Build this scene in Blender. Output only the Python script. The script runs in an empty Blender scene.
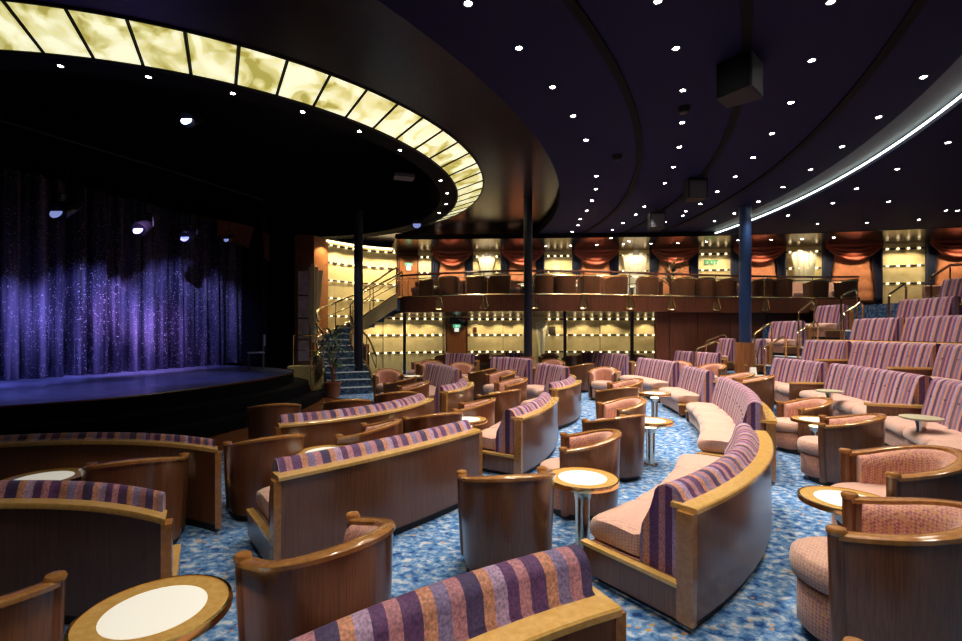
import bpy, math, random
from mathutils import Vector
random.seed(4)
PI = math.pi
sc = bpy.context.scene
col = sc.collection
F, CX, HY, EYE = 470.0, 481.0, 332.0, 1.75

# ------------------------------------------------------------------ ground model and placing
def zf(y):                       # the lounge floor rises gently towards the back wall
    return 0.02 * max(0.0, y - 7.0)
def at(px, py, h, slope=True):   # a photo pixel at height h above the lounge floor -> (x, y)
    lo, hi = 0.3, 60.0
    for _ in range(50):
        m = 0.5 * (lo + hi)
        z = h + (zf(m) if slope else 0.0)
        v = HY + F * (EYE - z) / m - py
        if (EYE - z) < 0: v = -v
        if (v > 0): lo = m
        else: hi = m
    return Vector(((px - CX) / F * lo, lo))
C0 = Vector((-6.2, 11.0))        # the centre all rows of the theatre curve around
def on_ring(px, R):              # far crossing of a sight line with a row
    u = (px - CX) / F
    a = 1 + u * u; b = 2 * (-u * C0.x - C0.y); c = C0.dot(C0) - R * R
    d = (-b + math.sqrt(max(b * b - 4 * a * c, 0))) / 2 / a
    return Vector((u * d, d))
def phi(p): return math.atan2(p.y - C0.y, p.x - C0.x)
def pol(R, t): return Vector((C0.x + R * math.cos(t), C0.y + R * math.sin(t)))
WORDS = ['first', 'second', 'third', 'fourth', 'fifth', 'sixth', 'seventh', 'eighth', 'ninth', 'tenth', 'eleventh', 'twelfth',
         'thirteenth', 'fourteenth', 'fifteenth', 'sixteenth', 'seventeenth', 'eighteenth', 'nineteenth', 'twentieth',
         'twenty-first', 'twenty-second', 'twenty-third', 'twenty-fourth', 'twenty-fifth', 'twenty-sixth', 'twenty-seventh', 'twenty-eighth', 'twenty-ninth', 'thirtieth']

# ------------------------------------------------------------------ materials
def mat(name):
    m = bpy.data.materials.new(name); m.use_nodes = True
    nt = m.node_tree
    return m, nt, nt.nodes['Principled BSDF']
def N(nt, t, **kw):
    n = nt.nodes.new(t)
    for k, v in kw.items():
        if k in n.inputs: n.inputs[k].default_value = v
        else: setattr(n, k, v)
    return n
def ramp(nt, stops, const=False):
    r = nt.nodes.new('ShaderNodeValToRGB')
    if const: r.color_ramp.interpolation = 'CONSTANT'
    e = r.color_ramp.elements
    while len(e) < len(stops): e.new(0.5)
    for i, (p, c) in enumerate(stops):
        e[i].position = p; e[i].color = (*c, 1)
    return r
def plain(name, c, rough=0.5, metal=0.0, coat=0.0, spec=0.5, noise=0.0, scale=8):
    m, nt, b = mat(name)
    b.inputs['Base Color'].default_value = (*c, 1)
    b.inputs['Roughness'].default_value = rough
    b.inputs['Metallic'].default_value = metal
    b.inputs['Coat Weight'].default_value = coat
    b.inputs['Specular IOR Level'].default_value = spec
    if noise:
        tc = N(nt, 'ShaderNodeTexCoord'); n = N(nt, 'ShaderNodeTexNoise', Scale=scale, Detail=5.0)
        nt.links.new(tc.outputs['Object'], n.inputs['Vector'])
        r = ramp(nt, [(0.3, tuple(x * (1 - noise) for x in c)), (0.7, tuple(min(1, x * (1 + noise)) for x in c))])
        nt.links.new(n.outputs['Fac'], r.inputs['Fac']); nt.links.new(r.outputs['Color'], b.inputs['Base Color'])
    return m
def wood(name, c1, c2, rough=0.28, coat=0.35, grain=(18, 18, 0.9)):
    m, nt, b = mat(name)
    tc = N(nt, 'ShaderNodeTexCoord'); mp = N(nt, 'ShaderNodeMapping'); mp.inputs['Scale'].default_value = grain
    n = N(nt, 'ShaderNodeTexNoise', Scale=2.2, Detail=7.0, Roughness=0.6)
    n2 = N(nt, 'ShaderNodeTexNoise', Scale=1.3, Detail=2.0)
    nt.links.new(tc.outputs['Object'], mp.inputs['Vector']); nt.links.new(mp.outputs['Vector'], n.inputs['Vector'])
    nt.links.new(tc.outputs['Object'], n2.inputs['Vector'])
    ad = N(nt, 'ShaderNodeMath', operation='MULTIPLY_ADD'); ad.inputs[1].default_value = 0.35
    nt.links.new(n2.outputs['Fac'], ad.inputs[0]); nt.links.new(n.outputs['Fac'], ad.inputs[2])
    r = ramp(nt, [(0.45, c1), (0.88, c2)])
    nt.links.new(ad.outputs[0], r.inputs['Fac']); nt.links.new(r.outputs['Color'], b.inputs['Base Color'])
    b.inputs['Roughness'].default_value = rough; b.inputs['Coat Weight'].default_value = coat; b.inputs['Coat Roughness'].default_value = 0.12
    return m
def glow(name, c, s):
    m, nt, b = mat(name)
    b.inputs['Base Color'].default_value = (*c, 1); b.inputs['Emission Color'].default_value = (*c, 1); b.inputs['Emission Strength'].default_value = s
    return m
M = {}
M['wood'] = wood('dark_veneer', (0.082, 0.028, 0.012), (0.20, 0.076, 0.030), grain=(60, 60, 1.4))
M['honey'] = wood('honey_wood', (0.60, 0.33, 0.085), (0.75, 0.47, 0.15), rough=0.2, coat=0.6, grain=(14, 14, 14))
M['rail'] = wood('rim_wood', (0.27, 0.11, 0.03), (0.44, 0.20, 0.06), rough=0.18, coat=0.6, grain=(14, 14, 14))
M['panelwood'] = wood('wall_veneer', (0.05, 0.016, 0.009), (0.13, 0.042, 0.02), rough=0.35, coat=0.2, grain=(14, 14, 0.7))
M['doorwood'] = wood('door_veneer', (0.19, 0.06, 0.02), (0.34, 0.13, 0.045), rough=0.35, coat=0.2, grain=(14, 14, 0.7))
M['dance'] = wood('dance_floor_wood', (0.12, 0.035, 0.012), (0.3, 0.11, 0.04), rough=0.15, coat=0.6, grain=(3, 16, 3))
M['plinth'] = plain('black_plinth', (0.008, 0.007, 0.007), 0.6)
M['black'] = plain('flat_black', (0.004, 0.004, 0.006), 0.85, spec=0.1)
M['blackmetal'] = plain('black_metal', (0.004, 0.004, 0.006), 0.5, spec=0.2)
M['greymetal'] = plain('grey_metal', (0.16, 0.16, 0.2), 0.45, 0.3)
M['brass'] = plain('brass', (0.85, 0.62, 0.3), 0.2, 1.0)
M['chrome'] = plain('brushed_chrome', (0.72, 0.66, 0.56), 0.18, 1.0)
M['handrail'] = plain('dark_handrail', (0.09, 0.025, 0.012), 0.25, coat=0.4)
M['navy'] = plain('navy_paint', (0.010, 0.030, 0.10), 0.35, coat=0.2)
M['darkcol'] = plain('black_blue_paint', (0.006, 0.008, 0.02), 0.4)
M['slot'] = plain('dark_slot', (0.02, 0.012, 0.008), 0.5)
M['seam'] = plain('seam', (0.16, 0.12, 0.05), 0.6)
M['bulb'] = glow('bulb_glow', (1.0, 0.86, 0.56), 9)
M['spot'] = glow('downlight_glow', (1.0, 0.95, 0.85), 60)
M['spotblue'] = glow('stage_lamp_glow', (0.5, 0.6, 1.0), 6)
M['spotblue_dim'] = glow('stage_lamp_dim', (0.30, 0.36, 0.8), 0.7)
M['cove'] = glow('cove_tube', (0.92, 1.0, 0.80), 7)
M['coveglow'] = plain('cove_glow_paint', (0.05, 0.065, 0.10), 0.6)  # lighter tone painted beside the cove so its glow shows on the ceiling
M['covewarm'] = glow('warm_cove_tube', (1.0, 0.84, 0.5), 6)
M['white'] = plain('white_card', (0.8, 0.82, 0.85), 0.5)
M['signgreen'] = glow('green_sign', (0.05, 0.45, 0.22), 1.0)
M['signwhite'] = glow('white_sign', (0.8, 0.9, 0.8), 1.0)
M['leaf'] = plain('leaf_green', (0.025, 0.07, 0.02), 0.45, noise=0.5, scale=9)
M['pot'] = plain('terracotta', (0.28, 0.1, 0.05), 0.6)
M['drape'] = plain('navy_drape', (0.008, 0.012, 0.04), 0.8)
M['blind'] = plain('orange_blind', (0.58, 0.2, 0.08), 0.75, noise=0.12)
M['swag'] = plain('red_swag', (0.36, 0.075, 0.035), 0.6, noise=0.2)
M['nosing'] = plain('pale_nosing', (0.5, 0.55, 0.62), 0.4)
M['purplepanel'] = plain('lilac_panel', (0.28, 0.22, 0.3), 0.5, noise=0.3, scale=5)
M['chairlight'] = plain('blue_lit_chair', (0.5, 0.55, 0.8), 0.5)  # pale blue light put into the chair's colour instead of a spot
M['grille'] = plain('speaker_grey', (0.05, 0.05, 0.065), 0.6)
def gold():
    m, nt, b = mat('gold_leaf_wall')
    tc = N(nt, 'ShaderNodeTexCoord'); n = N(nt, 'ShaderNodeTexNoise', Scale=2.5, Detail=6.0, Roughness=0.65)
    nt.links.new(tc.outputs['Object'], n.inputs['Vector'])
    r = ramp(nt, [(0.3, (0.52, 0.40, 0.18)), (0.7, (0.68, 0.56, 0.30))])
    nt.links.new(n.outputs['Fac'], r.inputs['Fac']); nt.links.new(r.outputs['Color'], b.inputs['Base Color'])
    b.inputs['Roughness'].default_value = 0.45; b.inputs['Metallic'].default_value = 0.1
    return m
M['gold'] = gold()
def stripes():
    m, nt, b = mat('striped_plush')
    uv = N(nt, 'ShaderNodeUVMap'); sp = N(nt, 'ShaderNodeSeparateXYZ'); nt.links.new(uv.outputs[0], sp.inputs[0])
    mu = N(nt, 'ShaderNodeMath', operation='MULTIPLY'); mu.inputs[1].default_value = 1 / 0.5
    fr = N(nt, 'ShaderNodeMath', operation='FRACT')
    nt.links.new(sp.outputs['X'], mu.inputs[0]); nt.links.new(mu.outputs[0], fr.inputs[0])
    P = (0.095, 0.034, 0.125); O = (0.46, 0.21, 0.135); NV = (0.050, 0.030, 0.10); MV = (0.38, 0.17, 0.21); LI = (0.36, 0.25, 0.40); BL = (0.18, 0.14, 0.28)
    r = ramp(nt, [(0, P), (0.14, O), (0.24, BL), (0.35, MV), (0.46, NV), (0.60, O), (0.69, LI), (0.80, P), (0.90, MV)], True)
    nt.links.new(fr.outputs[0], r.inputs['Fac'])
    tc = N(nt, 'ShaderNodeTexCoord'); n = N(nt, 'ShaderNodeTexNoise', Scale=90.0, Detail=3.0)
    nt.links.new(tc.outputs['Object'], n.inputs['Vector'])
    rr = ramp(nt, [(0.3, (0.55, 0.55, 0.6)), (0.7, (1.55, 1.45, 1.4))])
    nt.links.new(n.outputs['Fac'], rr.inputs['Fac'])
    mx = N(nt, 'ShaderNodeMix', data_type='RGBA', blend_type='MULTIPLY'); mx.inputs['Factor'].default_value = 1.0
    nt.links.new(r.outputs['Color'], mx.inputs['A']); nt.links.new(rr.outputs['Color'], mx.inputs['B'])
    nt.links.new(mx.outputs['Result'], b.inputs['Base Color'])
    b.inputs['Roughness'].default_value = 0.75; b.inputs['Sheen Weight'].default_value = 0.15; b.inputs['Sheen Roughness'].default_value = 0.4
    w = N(nt, 'ShaderNodeMath', operation='SINE'); m2 = N(nt, 'ShaderNodeMath', operation='MULTIPLY'); m2.inputs[1].default_value = 2 * PI / 0.155
    nt.links.new(sp.outputs['X'], m2.inputs[0]); nt.links.new(m2.outputs[0], w.inputs[0])
    bp = N(nt, 'ShaderNodeBump', Strength=0.35, Distance=0.02); nt.links.new(w.outputs[0], bp.inputs['Height'])
    nt.links.new(bp.outputs[0], b.inputs['Normal'])
    return m
M['stripe'] = stripes()
def pink(name, a, c, acc):
    m, nt, b = mat(name)
    tc = N(nt, 'ShaderNodeTexCoord'); mp = N(nt, 'ShaderNodeMapping'); mp.inputs['Rotation'].default_value = (0.6, 0.6, 0.785)
    ck = N(nt, 'ShaderNodeTexChecker', Scale=72.0); ck.inputs['Color1'].default_value = (*a, 1); ck.inputs['Color2'].default_value = (*c, 1)
    n = N(nt, 'ShaderNodeTexNoise', Scale=45.0, Detail=3.0)
    nt.links.new(tc.outputs['Object'], mp.inputs['Vector']); nt.links.new(mp.outputs[0], ck.inputs['Vector']); nt.links.new(tc.outputs['Object'], n.inputs['Vector'])
    r = ramp(nt, [(0.52, (0, 0, 0)), (0.6, (1, 1, 1))]); nt.links.new(n.outputs['Fac'], r.inputs['Fac'])
    mx = N(nt, 'ShaderNodeMix', data_type='RGBA'); nt.links.new(r.outputs['Color'], mx.inputs['Factor'])
    nt.links.new(ck.outputs['Color'], mx.inputs['A']); mx.inputs['B'].default_value = (*acc, 1)
    nt.links.new(mx.outputs['Result'], b.inputs['Base Color'])
    b.inputs['Roughness'].default_value = 0.8; b.inputs['Sheen Weight'].default_value = 0.4
    return m
M['pink'] = pink('salmon_weave', (0.60, 0.27, 0.17), (0.30, 0.10, 0.12), (0.50, 0.25, 0.11))
M['pinkseat'] = pink('salmon_seat', (0.62, 0.37, 0.28), (0.42, 0.21, 0.20), (0.55, 0.33, 0.22))
def carpet(name='blue_carpet', k=1.0):
    m, nt, b = mat(name)
    tc = N(nt, 'ShaderNodeTexCoord'); mp = N(nt, 'ShaderNodeMapping'); mp.inputs['Scale'].default_value = (1, 1.25, 1); mp.inputs['Rotation'].default_value = (0, 0, 0.5)
    n = N(nt, 'ShaderNodeTexNoise', Scale=13.0, Detail=4.0, Roughness=0.62, Distortion=0.3)
    n2 = N(nt, 'ShaderNodeTexNoise', Scale=3.2, Detail=3.0)
    n3 = N(nt, 'ShaderNodeTexVoronoi', Scale=11.0)
    for q in (n, n2, n3): nt.links.new(mp.outputs[0], q.inputs['Vector'])
    nt.links.new(tc.outputs['Object'], mp.inputs['Vector'])
    r = ramp(nt, [(0.34, (0.015 * k, 0.05 * k, 0.18 * k)), (0.43, (0.06 * k, 0.16 * k, 0.38 * k)), (0.54, (0.16 * k, 0.29 * k, 0.50 * k)), (0.63, (0.46 * k, 0.50 * k, 0.56 * k))])
    nt.links.new(n.outputs['Fac'], r.inputs['Fac'])
    r2 = ramp(nt, [(0.0, (1, 1, 1)), (0.14, (1, 1, 1)), (0.24, (0, 0, 0))]); nt.links.new(n3.outputs['Distance'], r2.inputs['Fac'])
    r3 = ramp(nt, [(0.46, (0, 0, 0)), (0.54, (1, 1, 1))]); nt.links.new(n2.outputs['Fac'], r3.inputs['Fac'])
    mm = N(nt, 'ShaderNodeMath', operation='MULTIPLY'); nt.links.new(r2.outputs['Color'], mm.inputs[0]); nt.links.new(r3.outputs['Color'], mm.inputs[1])
    mx = N(nt, 'ShaderNodeMix', data_type='RGBA'); nt.links.new(mm.outputs[0], mx.inputs['Factor'])
    nt.links.new(r.outputs['Color'], mx.inputs['A']); mx.inputs['B'].default_value = (0.5 * k, 0.3 * k, 0.09 * k, 1)
    nt.links.new(mx.outputs['Result'], b.inputs['Base Color']); b.inputs['Roughness'].default_value = 0.95; b.inputs['Specular IOR Level'].default_value = 0.1
    return m
M['carpet'] = carpet(); M['stepcarpet'] = carpet('dark_blue_step_carpet', 0.45)
def ceilmat(name, c, rough, metal=0.0):
    m, nt, b = mat(name)
    tc = N(nt, 'ShaderNodeTexCoord'); n = N(nt, 'ShaderNodeTexNoise', Scale=60.0, Detail=2.0)
    nt.links.new(tc.outputs['Object'], n.inputs['Vector'])
    r = ramp(nt, [(0.3, tuple(x * 0.6 for x in c)), (0.7, tuple(x * 1.4 for x in c))]); nt.links.new(n.outputs['Fac'], r.inputs['Fac'])
    nt.links.new(r.outputs['Color'], b.inputs['Base Color']); b.inputs['Roughness'].default_value = rough; b.inputs['Metallic'].default_value = metal; b.inputs['Specular IOR Level'].default_value = 0.08
    return m
M['ceil'] = ceilmat('navy_ceiling', (0.0085, 0.0085, 0.036), 0.7)
M['gloss'] = plain('glossy_dark_ceiling', (0.10, 0.055, 0.04), 0.2, 0.8, noise=0.2)
M['stepceil'] = plain('dark_step_ceiling', (0.035, 0.024, 0.03), 0.24, 0.7, noise=0.2)
M['groove'] = plain('black_track', (0.001, 0.001, 0.0015), 0.7, spec=0.1)
def marble():
    m, nt, b = mat('marbled_glass')
    tc = N(nt, 'ShaderNodeTexCoord'); n = N(nt, 'ShaderNodeTexNoise', Scale=2.4, Detail=3.0, Roughness=0.5, Distortion=0.9)
    nt.links.new(tc.outputs['Object'], n.inputs['Vector'])
    r = ramp(nt, [(0.36, (0.42, 0.37, 0.08)), (0.46, (0.75, 0.70, 0.30)), (0.58, (1.0, 0.98, 0.66))]); nt.links.new(n.outputs['Fac'], r.inputs['Fac'])
    nt.links.new(r.outputs['Color'], b.inputs['Base Color']); nt.links.new(r.outputs['Color'], b.inputs['Emission Color']); b.inputs['Emission Strength'].default_value = 0.95
    b.inputs['Roughness'].default_value = 0.3
    return m
M['marble'] = marble()
def disc():
    m, nt, b = mat('lit_frosted_glass')
    b.inputs['Base Color'].default_value = (0.8, 0.8, 0.75, 1); b.inputs['Emission Color'].default_value = (1.0, 0.93, 0.78, 1); b.inputs['Emission Strength'].default_value = 0.4
    b.inputs['Roughness'].default_value = 0.25
    return m
M['disc'] = disc(); M['lamp'] = glow('pedestal_lamp', (1.0, 0.85, 0.5), 6)
def glassm(name, c=(0.05, 0.06, 0.06), a=0.04, rough=0.03):
    m, nt, b = mat(name)
    b.inputs['Base Color'].default_value = (*c, 1); b.inputs['Roughness'].default_value = rough; b.inputs['Alpha'].default_value = a
    return m
M['glass'] = glassm('clear_glass')
M['sconce'] = glow('frosted_sconce', (0.6, 0.52, 0.36), 0.35)
M['paletop'] = plain('pale_gold_top', (0.55, 0.50, 0.34), 0.35, 0.3)
M['lantern'] = plain('amber_glass', (0.12, 0.07, 0.03), 0.3)
M['greenletter'] = plain('green_letters', (0.01, 0.22, 0.13), 0.5)
M['sconcedim'] = plain('etched_glass', (0.62, 0.58, 0.42), 0.35)
def stagecurtain():
    m, nt, b = mat('sequin_curtain')
    tc = N(nt, 'ShaderNodeTexCoord'); v = N(nt, 'ShaderNodeTexVoronoi', Scale=62.0)
    nt.links.new(tc.outputs['Object'], v.inputs['Vector'])
    sp = N(nt, 'ShaderNodeSeparateColor'); nt.links.new(v.outputs['Color'], sp.inputs[0])
    r = ramp(nt, [(0.0, (0, 0, 0)), (0.955, (0, 0, 0)), (0.975, (1, 1, 1))]); nt.links.new(sp.outputs[0], r.inputs['Fac'])
    mp = N(nt, 'ShaderNodeMapping'); mp.inputs['Scale'].default_value = (3.2, 3.2, 0.10); nt.links.new(tc.outputs['Object'], mp.inputs['Vector'])
    n = N(nt, 'ShaderNodeTexNoise', Scale=1.6, Detail=4.0, Roughness=0.7); nt.links.new(mp.outputs[0], n.inputs['Vector'])
    r2 = ramp(nt, [(0.40, (0.012, 0.010, 0.03)), (0.5, (0.06, 0.055, 0.11)), (0.62, (0.16, 0.14, 0.24))]); nt.links.new(n.outputs['Fac'], r2.inputs['Fac'])
    mx = N(nt, 'ShaderNodeMix', data_type='RGBA'); nt.links.new(r.outputs['Color'], mx.inputs['Factor']); nt.links.new(r2.outputs['Color'], mx.inputs['A']); mx.inputs['B'].default_value = (0.7, 0.62, 0.72, 1)
    nt.links.new(mx.outputs['Result'], b.inputs['Base Color']); b.inputs['Roughness'].default_value = 0.6
    return m
M['curtain'] = stagecurtain()
M['stagefloor'] = plain('stage_floor', (0.10, 0.12, 0.22), 0.28, noise=0.35, scale=2.5)

# ------------------------------------------------------------------ mesh helpers
class MB:
    def __init__(s): s.v = []; s.f = []; s.uv = []
    def grid(s, rows, closed_v=False, closed_u=False, uvs=None):
        b = len(s.v); n = len(rows); k = len(rows[0])
        for r in rows: s.v.extend(r)
        for i in range(n if closed_u else n - 1):
            for j in range(k if closed_v else k - 1):
                i2 = (i + 1) % n; j2 = (j + 1) % k
                s.f.append((b + i * k + j, b + i2 * k + j, b + i2 * k + j2, b + i * k + j2))
                if uvs:
                    u0, u1 = uvs[0][i], uvs[0][i + 1 if not closed_u else i + 1]
                    v0, v1 = uvs[1][j], uvs[1][j + 1]
                    s.uv.append(((u0, v0), (u1, v0), (u1, v1), (u0, v1)))
                else: s.uv.append(None)
        return b
    def face(s, pts, uv=None):
        b = len(s.v); s.v.extend(pts); s.f.append(tuple(range(b, b + len(pts)))); s.uv.append(uv)
    def box(s, c, d, rz=0.0):
        x, y, z = d[0] / 2, d[1] / 2, d[2] / 2; co, si = math.cos(rz), math.sin(rz); b = len(s.v)
        for sx, sy, sz in ((-1, -1, -1), (1, -1, -1), (1, 1, -1), (-1, 1, -1), (-1, -1, 1), (1, -1, 1), (1, 1, 1), (-1, 1, 1)):
            px, py = sx * x, sy * y
            s.v.append((c[0] + px * co - py * si, c[1] + px * si + py * co, c[2] + sz * z))
        for f in ((0, 3, 2, 1), (4, 5, 6, 7), (0, 1, 5, 4), (1, 2, 6, 5), (2, 3, 7, 6), (3, 0, 4, 7)):
            s.f.append(tuple(b + q for q in f)); s.uv.append(None)
        return s
    def lathe(s, prof, n=24, c=(0, 0, 0), sy=1.0):
        rows = []
        for i in range(n):
            a = 2 * PI * i / n
            rows.append([(c[0] + r * math.cos(a), c[1] + r * math.sin(a) * sy, c[2] + z) for r, z in prof])
        s.grid(rows, closed_u=True); 
        return s
    def tube(s, pts, r, n=8, closed=False):
        pts = [Vector(p) for p in pts]; rows = []; N_ = len(pts)
        for i, p in enumerate(pts):
            if closed: t = pts[(i + 1) % N_] - pts[i - 1]
            else: t = pts[min(i + 1, N_ - 1)] - pts[max(i - 1, 0)]
            t = t.normalized(); up = Vector((0, 0, 1)) if abs(t.z) < 0.95 else Vector((1, 0, 0))
            a = t.cross(up).normalized(); b = a.cross(t)
            rr = r[i] if isinstance(r, (list, tuple)) else r
            rows.append([tuple(p + a * rr * math.cos(2 * PI * k / n) + b * rr * math.sin(2 * PI * k / n)) for k in range(n)])
        s.grid(rows, closed_v=True, closed_u=closed)
        if not closed:
            s.face(list(reversed(rows[0]))); s.face(rows[-1])
        return s
    def build(s, name, m, parent=None, smooth=True, angle=40, loc=None, rz=0.0):
        me = bpy.data.meshes.new(name); me.from_pydata(s.v, [], s.f)
        ul = me.uv_layers.new(name='UVMap')
        if any(u for u in s.uv):
            k = 0
            for f, u in zip(s.f, s.uv):
                for j in range(len(f)):
                    ul.data[k].uv = u[j] if u else (0.1, 0.1); k += 1
        import bmesh
        bm = bmesh.new(); bm.from_mesh(me)
        bmesh.ops.remove_doubles(bm, verts=bm.verts, dist=1e-5); bmesh.ops.recalc_face_normals(bm, faces=bm.faces)
        bm.to_mesh(me); bm.free()
        if smooth:
            me.polygons.foreach_set('use_smooth', [True] * len(me.polygons)); me.set_sharp_from_angle(angle=math.radians(angle))
        me.materials.append(M[m] if isinstance(m, str) else m)
        o = bpy.data.objects.new(name, me); col.objects.link(o)
        if parent is not None: o.parent = parent
        if loc is not None: o.location = loc
        o.rotation_euler.z = rz
        return o
def tag(o, label=None, cat=None, group=None, kind=None):
    if label: o['label'] = label
    if cat: o['category'] = cat
    if group: o['group'] = group
    if kind: o['kind'] = kind
    return o
def empty(name, loc=(0, 0, 0), rz=0.0):
    o = bpy.data.objects.new(name, None); o.empty_display_size = 0.1; o.location = loc; o.rotation_euler.z = rz; col.objects.link(o); return o
def copy_tree(o, parent=None):
    c = o.copy(); col.objects.link(c)
    if parent is not None: c.parent = parent
    for ch in list(o.children): copy_tree(ch, c)
    return c
def struct(o): o['kind'] = 'structure'; return o

SKEW = [None]                    # sofas cut along the radius of the room rather than square to their back
def normals(path):
    if SKEW[0] is not None: return [SKEW[0]] * len(path)
    out = []
    for i in range(len(path)):
        t = (path[min(i + 1, len(path) - 1)] - path[max(i - 1, 0)]).normalized(); out.append(Vector((-t.y, t.x)))
    return out
def sweep(mb, path, nor, prof, z0=0.0, zfun=None, endround=0.0, u0=0.0):
    """closed profile of (offset along the normal, z) carried along a plan path"""
    u = [u0]
    for i in range(1, len(path)): u.append(u[-1] + (path[i] - path[i - 1]).length)
    cxp = sum(p[0] for p in prof) / len(prof); czp = sum(p[1] for p in prof) / len(prof)
    rows = []
    for i, p in enumerate(path):
        k = 1.0
        if endround:
            d = min(u[i] - u[0], u[-1] - u[i])
            if d < endround: k = 1 - 0.22 * (1 - d / endround) ** 2
        row = []
        for off, z in prof:
            o2 = cxp + (off - cxp) * k; z2 = czp + (z - czp) * k
            if zfun: z2 = zfun(i, off, z2)
            q = p + nor[i] * o2
            row.append((q.x, q.y, z0 + z2))
        rows.append(row)
    vv = [0.0]
    for j in range(len(prof)):
        a = prof[j]; b = prof[(j + 1) % len(prof)]; vv.append(vv[-1] + math.hypot(a[0] - b[0], a[1] - b[1]))
    mb.grid(rows, closed_v=True, uvs=(u, vv))
    k = len(prof); uvc = [(u[0] + 0.02 + 1.1 * (p[0] - prof[0][0]), p[1]) for p in prof]
    mb.face(list(reversed(rows[0])), list(reversed(uvc))); mb.face(rows[-1], uvc)
    return u
def circle3(a, b, c, n):
    """n points on the circle through three points, from a to c"""
    ax, ay, bx, by, cx, cy = a.x, a.y, b.x, b.y, c.x, c.y
    d = 2 * (ax * (by - cy) + bx * (cy - ay) + cx * (ay - by))
    if abs(d) < 1e-4: return [a.lerp(c, i / (n - 1)) for i in range(n)]
    ux = ((ax * ax + ay * ay) * (by - cy) + (bx * bx + by * by) * (cy - ay) + (cx * cx + cy * cy) * (ay - by)) / d
    uy = ((ax * ax + ay * ay) * (cx - bx) + (bx * bx + by * by) * (ax - cx) + (cx * cx + cy * cy) * (bx - ax)) / d
    o = Vector((ux, uy)); R = (a - o).length
    t0 = math.atan2(ay - uy, ax - ux); t1 = math.atan2(cy - uy, cx - ux); tm = math.atan2(by - uy, bx - ux)
    def unwrap(t, ref):
        while t - ref > PI: t -= 2 * PI
        while t - ref < -PI: t += 2 * PI
        return t
    tm = unwrap(tm, t0); t1 = unwrap(t1, tm)
    return [o + Vector((math.cos(t0 + (t1 - t0) * i / (n - 1)), math.sin(t0 + (t1 - t0) * i / (n - 1)))) * R for i in range(n)]
def ring_path(R, ta, tb, n=None):
    n = n or max(4, int(abs(tb - ta) * R / 0.16)); return [pol(R, ta + (tb - ta) * i / (n - 1)) for i in range(n)]

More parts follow.
